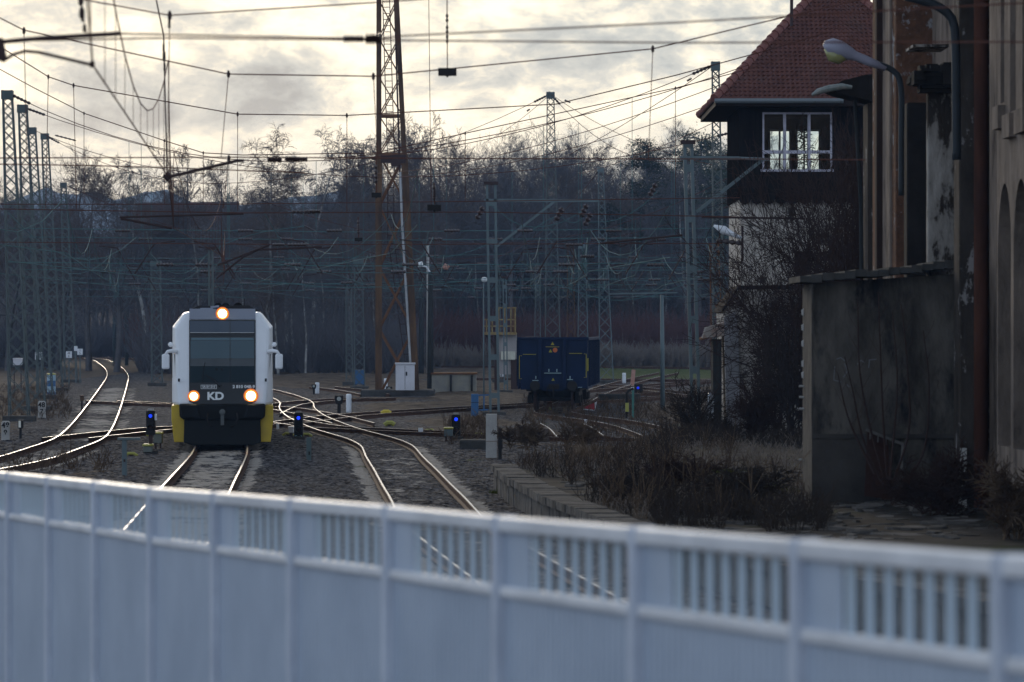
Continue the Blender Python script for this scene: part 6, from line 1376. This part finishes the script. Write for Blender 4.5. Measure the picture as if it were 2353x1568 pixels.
thicket('dead_weeds',[(1150,1560,90,110,.55,320),(1560,1860,98,112,.55,200),(1180,1560,60,92,.55,170),(1500,1900,58,66,.55,260)],weedd,4,(.15,.62),.008,9,.3,True)
thicket('tall_weed_stalks',[(1400,1860,58,72,.55,50),(1180,1700,72,100,.55,60)],weedm,14,(.5,1.15),.007,5,.22,True)
thicket('brown_weeds',[(1155,1500,84,104,.55,210),(1170,1700,96,115,.5,200),(1300,1850,62,84,.55,120)],weedm,5,(.12,.55),.008,8,.35,True)
thicket('pale_weeds',[(1280,1850,62,108,.55,700),(1190,1500,80,110,.5,420)],dryg,6,(.08,.4),.008,4,.5,True)
thicket('trackside_weeds',[(0,260,96,106,0,40),(0,160,150,230,0,220),(1020,1140,118,150,0,120),(1200,1640,130,200,0,420)],weedm,7,(.15,.6),.010,6,.4)
moss=mat('moss_tuft',(0.075,0.095,0.02),.95,0,(.11,.10,.03),6)
for j,(x,y,z,w,h,lb) in enumerate(((1775,1130,.57,.55,.22,'yellow green moss tuft before the concrete shed'),(1142,1138,0,.22,.16,'bright green tuft at the foot of the platform edge'),(1660,1085,.57,.9,.10,'dull green moss patch on the platform paving'))):
    Y=GY(y,z); t=thing('moss_tuft',lb,'moss',(PX(x,Y),Y,z),'green tufts on and by the platform'); r=random.Random(j); q=MB()
    for i in range(500):
        a=r.random()*6.28; rr_=w*math.sqrt(r.random()); c=Vector((PX(x,Y)+math.cos(a)*rr_,Y+math.sin(a)*rr_,z)); hh=h*(1.1-rr_/w)*(.5+r.random()*.6); q.add([c+Vector((-.02,0,-.03)),c+Vector((.02,0,-.03)),c+Vector((r.gauss(0,.05),r.gauss(0,.05),hh))],[(0,1,2)])
    q.build('tuft_blades',moss,t,fixn=False)
# shrubs
def shrub(label,x,ybase,z,hpx,Y,seed,mt,wid=1.0,name='bare_shrub',stems=1,cat='shrub',group='bare shrubs along the platform and tower'):
    r=random.Random(seed); t=thing(name,label,cat,(PX(x,Y),Y,z),group); Hh=hpx*Y/F; segs=[]
    for s in range(stems):
        d=Vector((r.gauss(0,.28)*wid,r.gauss(0,.2),1)).normalized(); grow(r,segs,Vector((r.gauss(0,.12*wid),r.gauss(0,.12),-.1)),d,Hh*r.uniform(.55,.8),.018*Hh/2+.008,0,PAR['bush'])
    zm=max(s[2].z for s in segs); 
    sx_=Hh/zm; segs=[(a,Vector((b.x*sx_*wid,b.y*sx_,b.z*sx_)),Vector((c.x*sx_*wid,c.y*sx_,c.z*sx_)),d_,e) for a,b,c,d_,e in segs]
    seg_mesh('stems',segs,mt,0,t,0,0); seg_mesh('twigs',segs,mt,0,t,1,9); return t
dk=mat('black_brown_twigs',(0.035,0.027,0.025),.95); dk2=mat('dark_red_brown_twigs',(.045,.028,.024),.95)
shrub('twiggy shrub on the platform corner behind the pale pillar',1205,1010,.55,70,100,1,weedm,1.3,stems=5)
shrub('small dry shrub left of the wagon on the platform',1310,1010,.55,55,104,2,weedm,1.3,stems=4)
shrub('dark dense bush hiding the foot of the annex',1785,985,.5,320,108,3,dk2,.62,stems=4)
shrub('dark bush against the concrete shed left edge',1822,1010,.5,340,104,4,dk,.5,stems=4)
shrub('reddish bush low before the annex wall',1745,990,.5,170,105,5,dk2,.9,stems=9)
shrub('broad bare climber spreading over the signal tower wall',1935,640,.6,760,112,6,dk2,.72,stems=13,name='bare_climber')
shrub('tall bare climber next to the brown pilaster',1985,640,.6,820,98,7,dk2,.4,stems=10,name='bare_climber')
shrub('bare arching bush in front of the tower shaft, lower branches',1860,700,.6,540,110,8,dk2,.9,stems=10)
shrub('twiggy bush behind the lean to roof of the annex',1600,1000,.3,170,112,9,weedd,1.0,stems=5)
shrub('low bush under the ribbed silver pipe',1665,1010,.5,80,106,10,weedd,1.2,stems=5)
def sapling(label,stems,Y):
    t=thing('bare_sapling',label,'sapling',(PX(stems[0][0][0],Y),Y,.57),'bare saplings before the concrete shed'); r=random.Random(len(label))
    for st_ in stems:
        pts=catmull([(P(x,y,Y).x,P(x,y,Y).z) for x,y in st_],.15); n=len(pts); q=MB(); q.tube([(p[0],Y+.1*math.sin(i*.3),p[1]) for i,p in enumerate(pts)],[.022*(1-.8*i/n)+.003 for i in range(n)],5)
        for i in range(n//3,n,2):
            s=r.choice((-1,1)); a=Vector((pts[i][0],Y,pts[i][1])); L_=r.uniform(.15,.5); q.tube([a,a+Vector((s*L_*.35,r.gauss(0,.05),L_*.6)),a+Vector((s*L_*.5,r.gauss(0,.08),L_))],[.006,.004,.002],3)
        q.build('stem',dk2,t)
sapling('fan of thin dark stems rising before the left half of the shed wall',[[(2030,1120),(1985,1010),(1960,900),(1940,820)],[(2035,1110),(2000,980),(1975,850),(1970,690)],[(2040,1110),(2030,950),(2020,760),(2018,670)],[(2010,1090),(1950,960),(1925,860)]],66.6)
sapling('thin dark stems bowing out before the right half of the shed wall',[[(2045,1110),(2062,900),(2050,720)],[(2050,1120),(2090,990),(2085,850),(2070,700)],[(2060,1130),(2120,1050),(2135,900),(2120,760)]],66.2)
shrub('tangled bush at the foot of the dark buttress',2150,1180,.57,190,63,13,dk2,1.2,stems=8)
shrub('withered bush at the right edge of the platform',2320,1200,.57,210,56,14,weedm,1.0,stems=7)
shrub('low weed bush in front of the shed, mid platform',1700,1180,.57,110,66,15,weedd,1.6,stems=7)
shrub('dark weed bush above the stone platform edge',1440,1160,.57,90,68,16,weedd,1.3,stems=5)
shrub('reddish weed bush along the platform edge behind the last one',1560,1140,.57,110,70,17,dk2,1.4,stems=7)
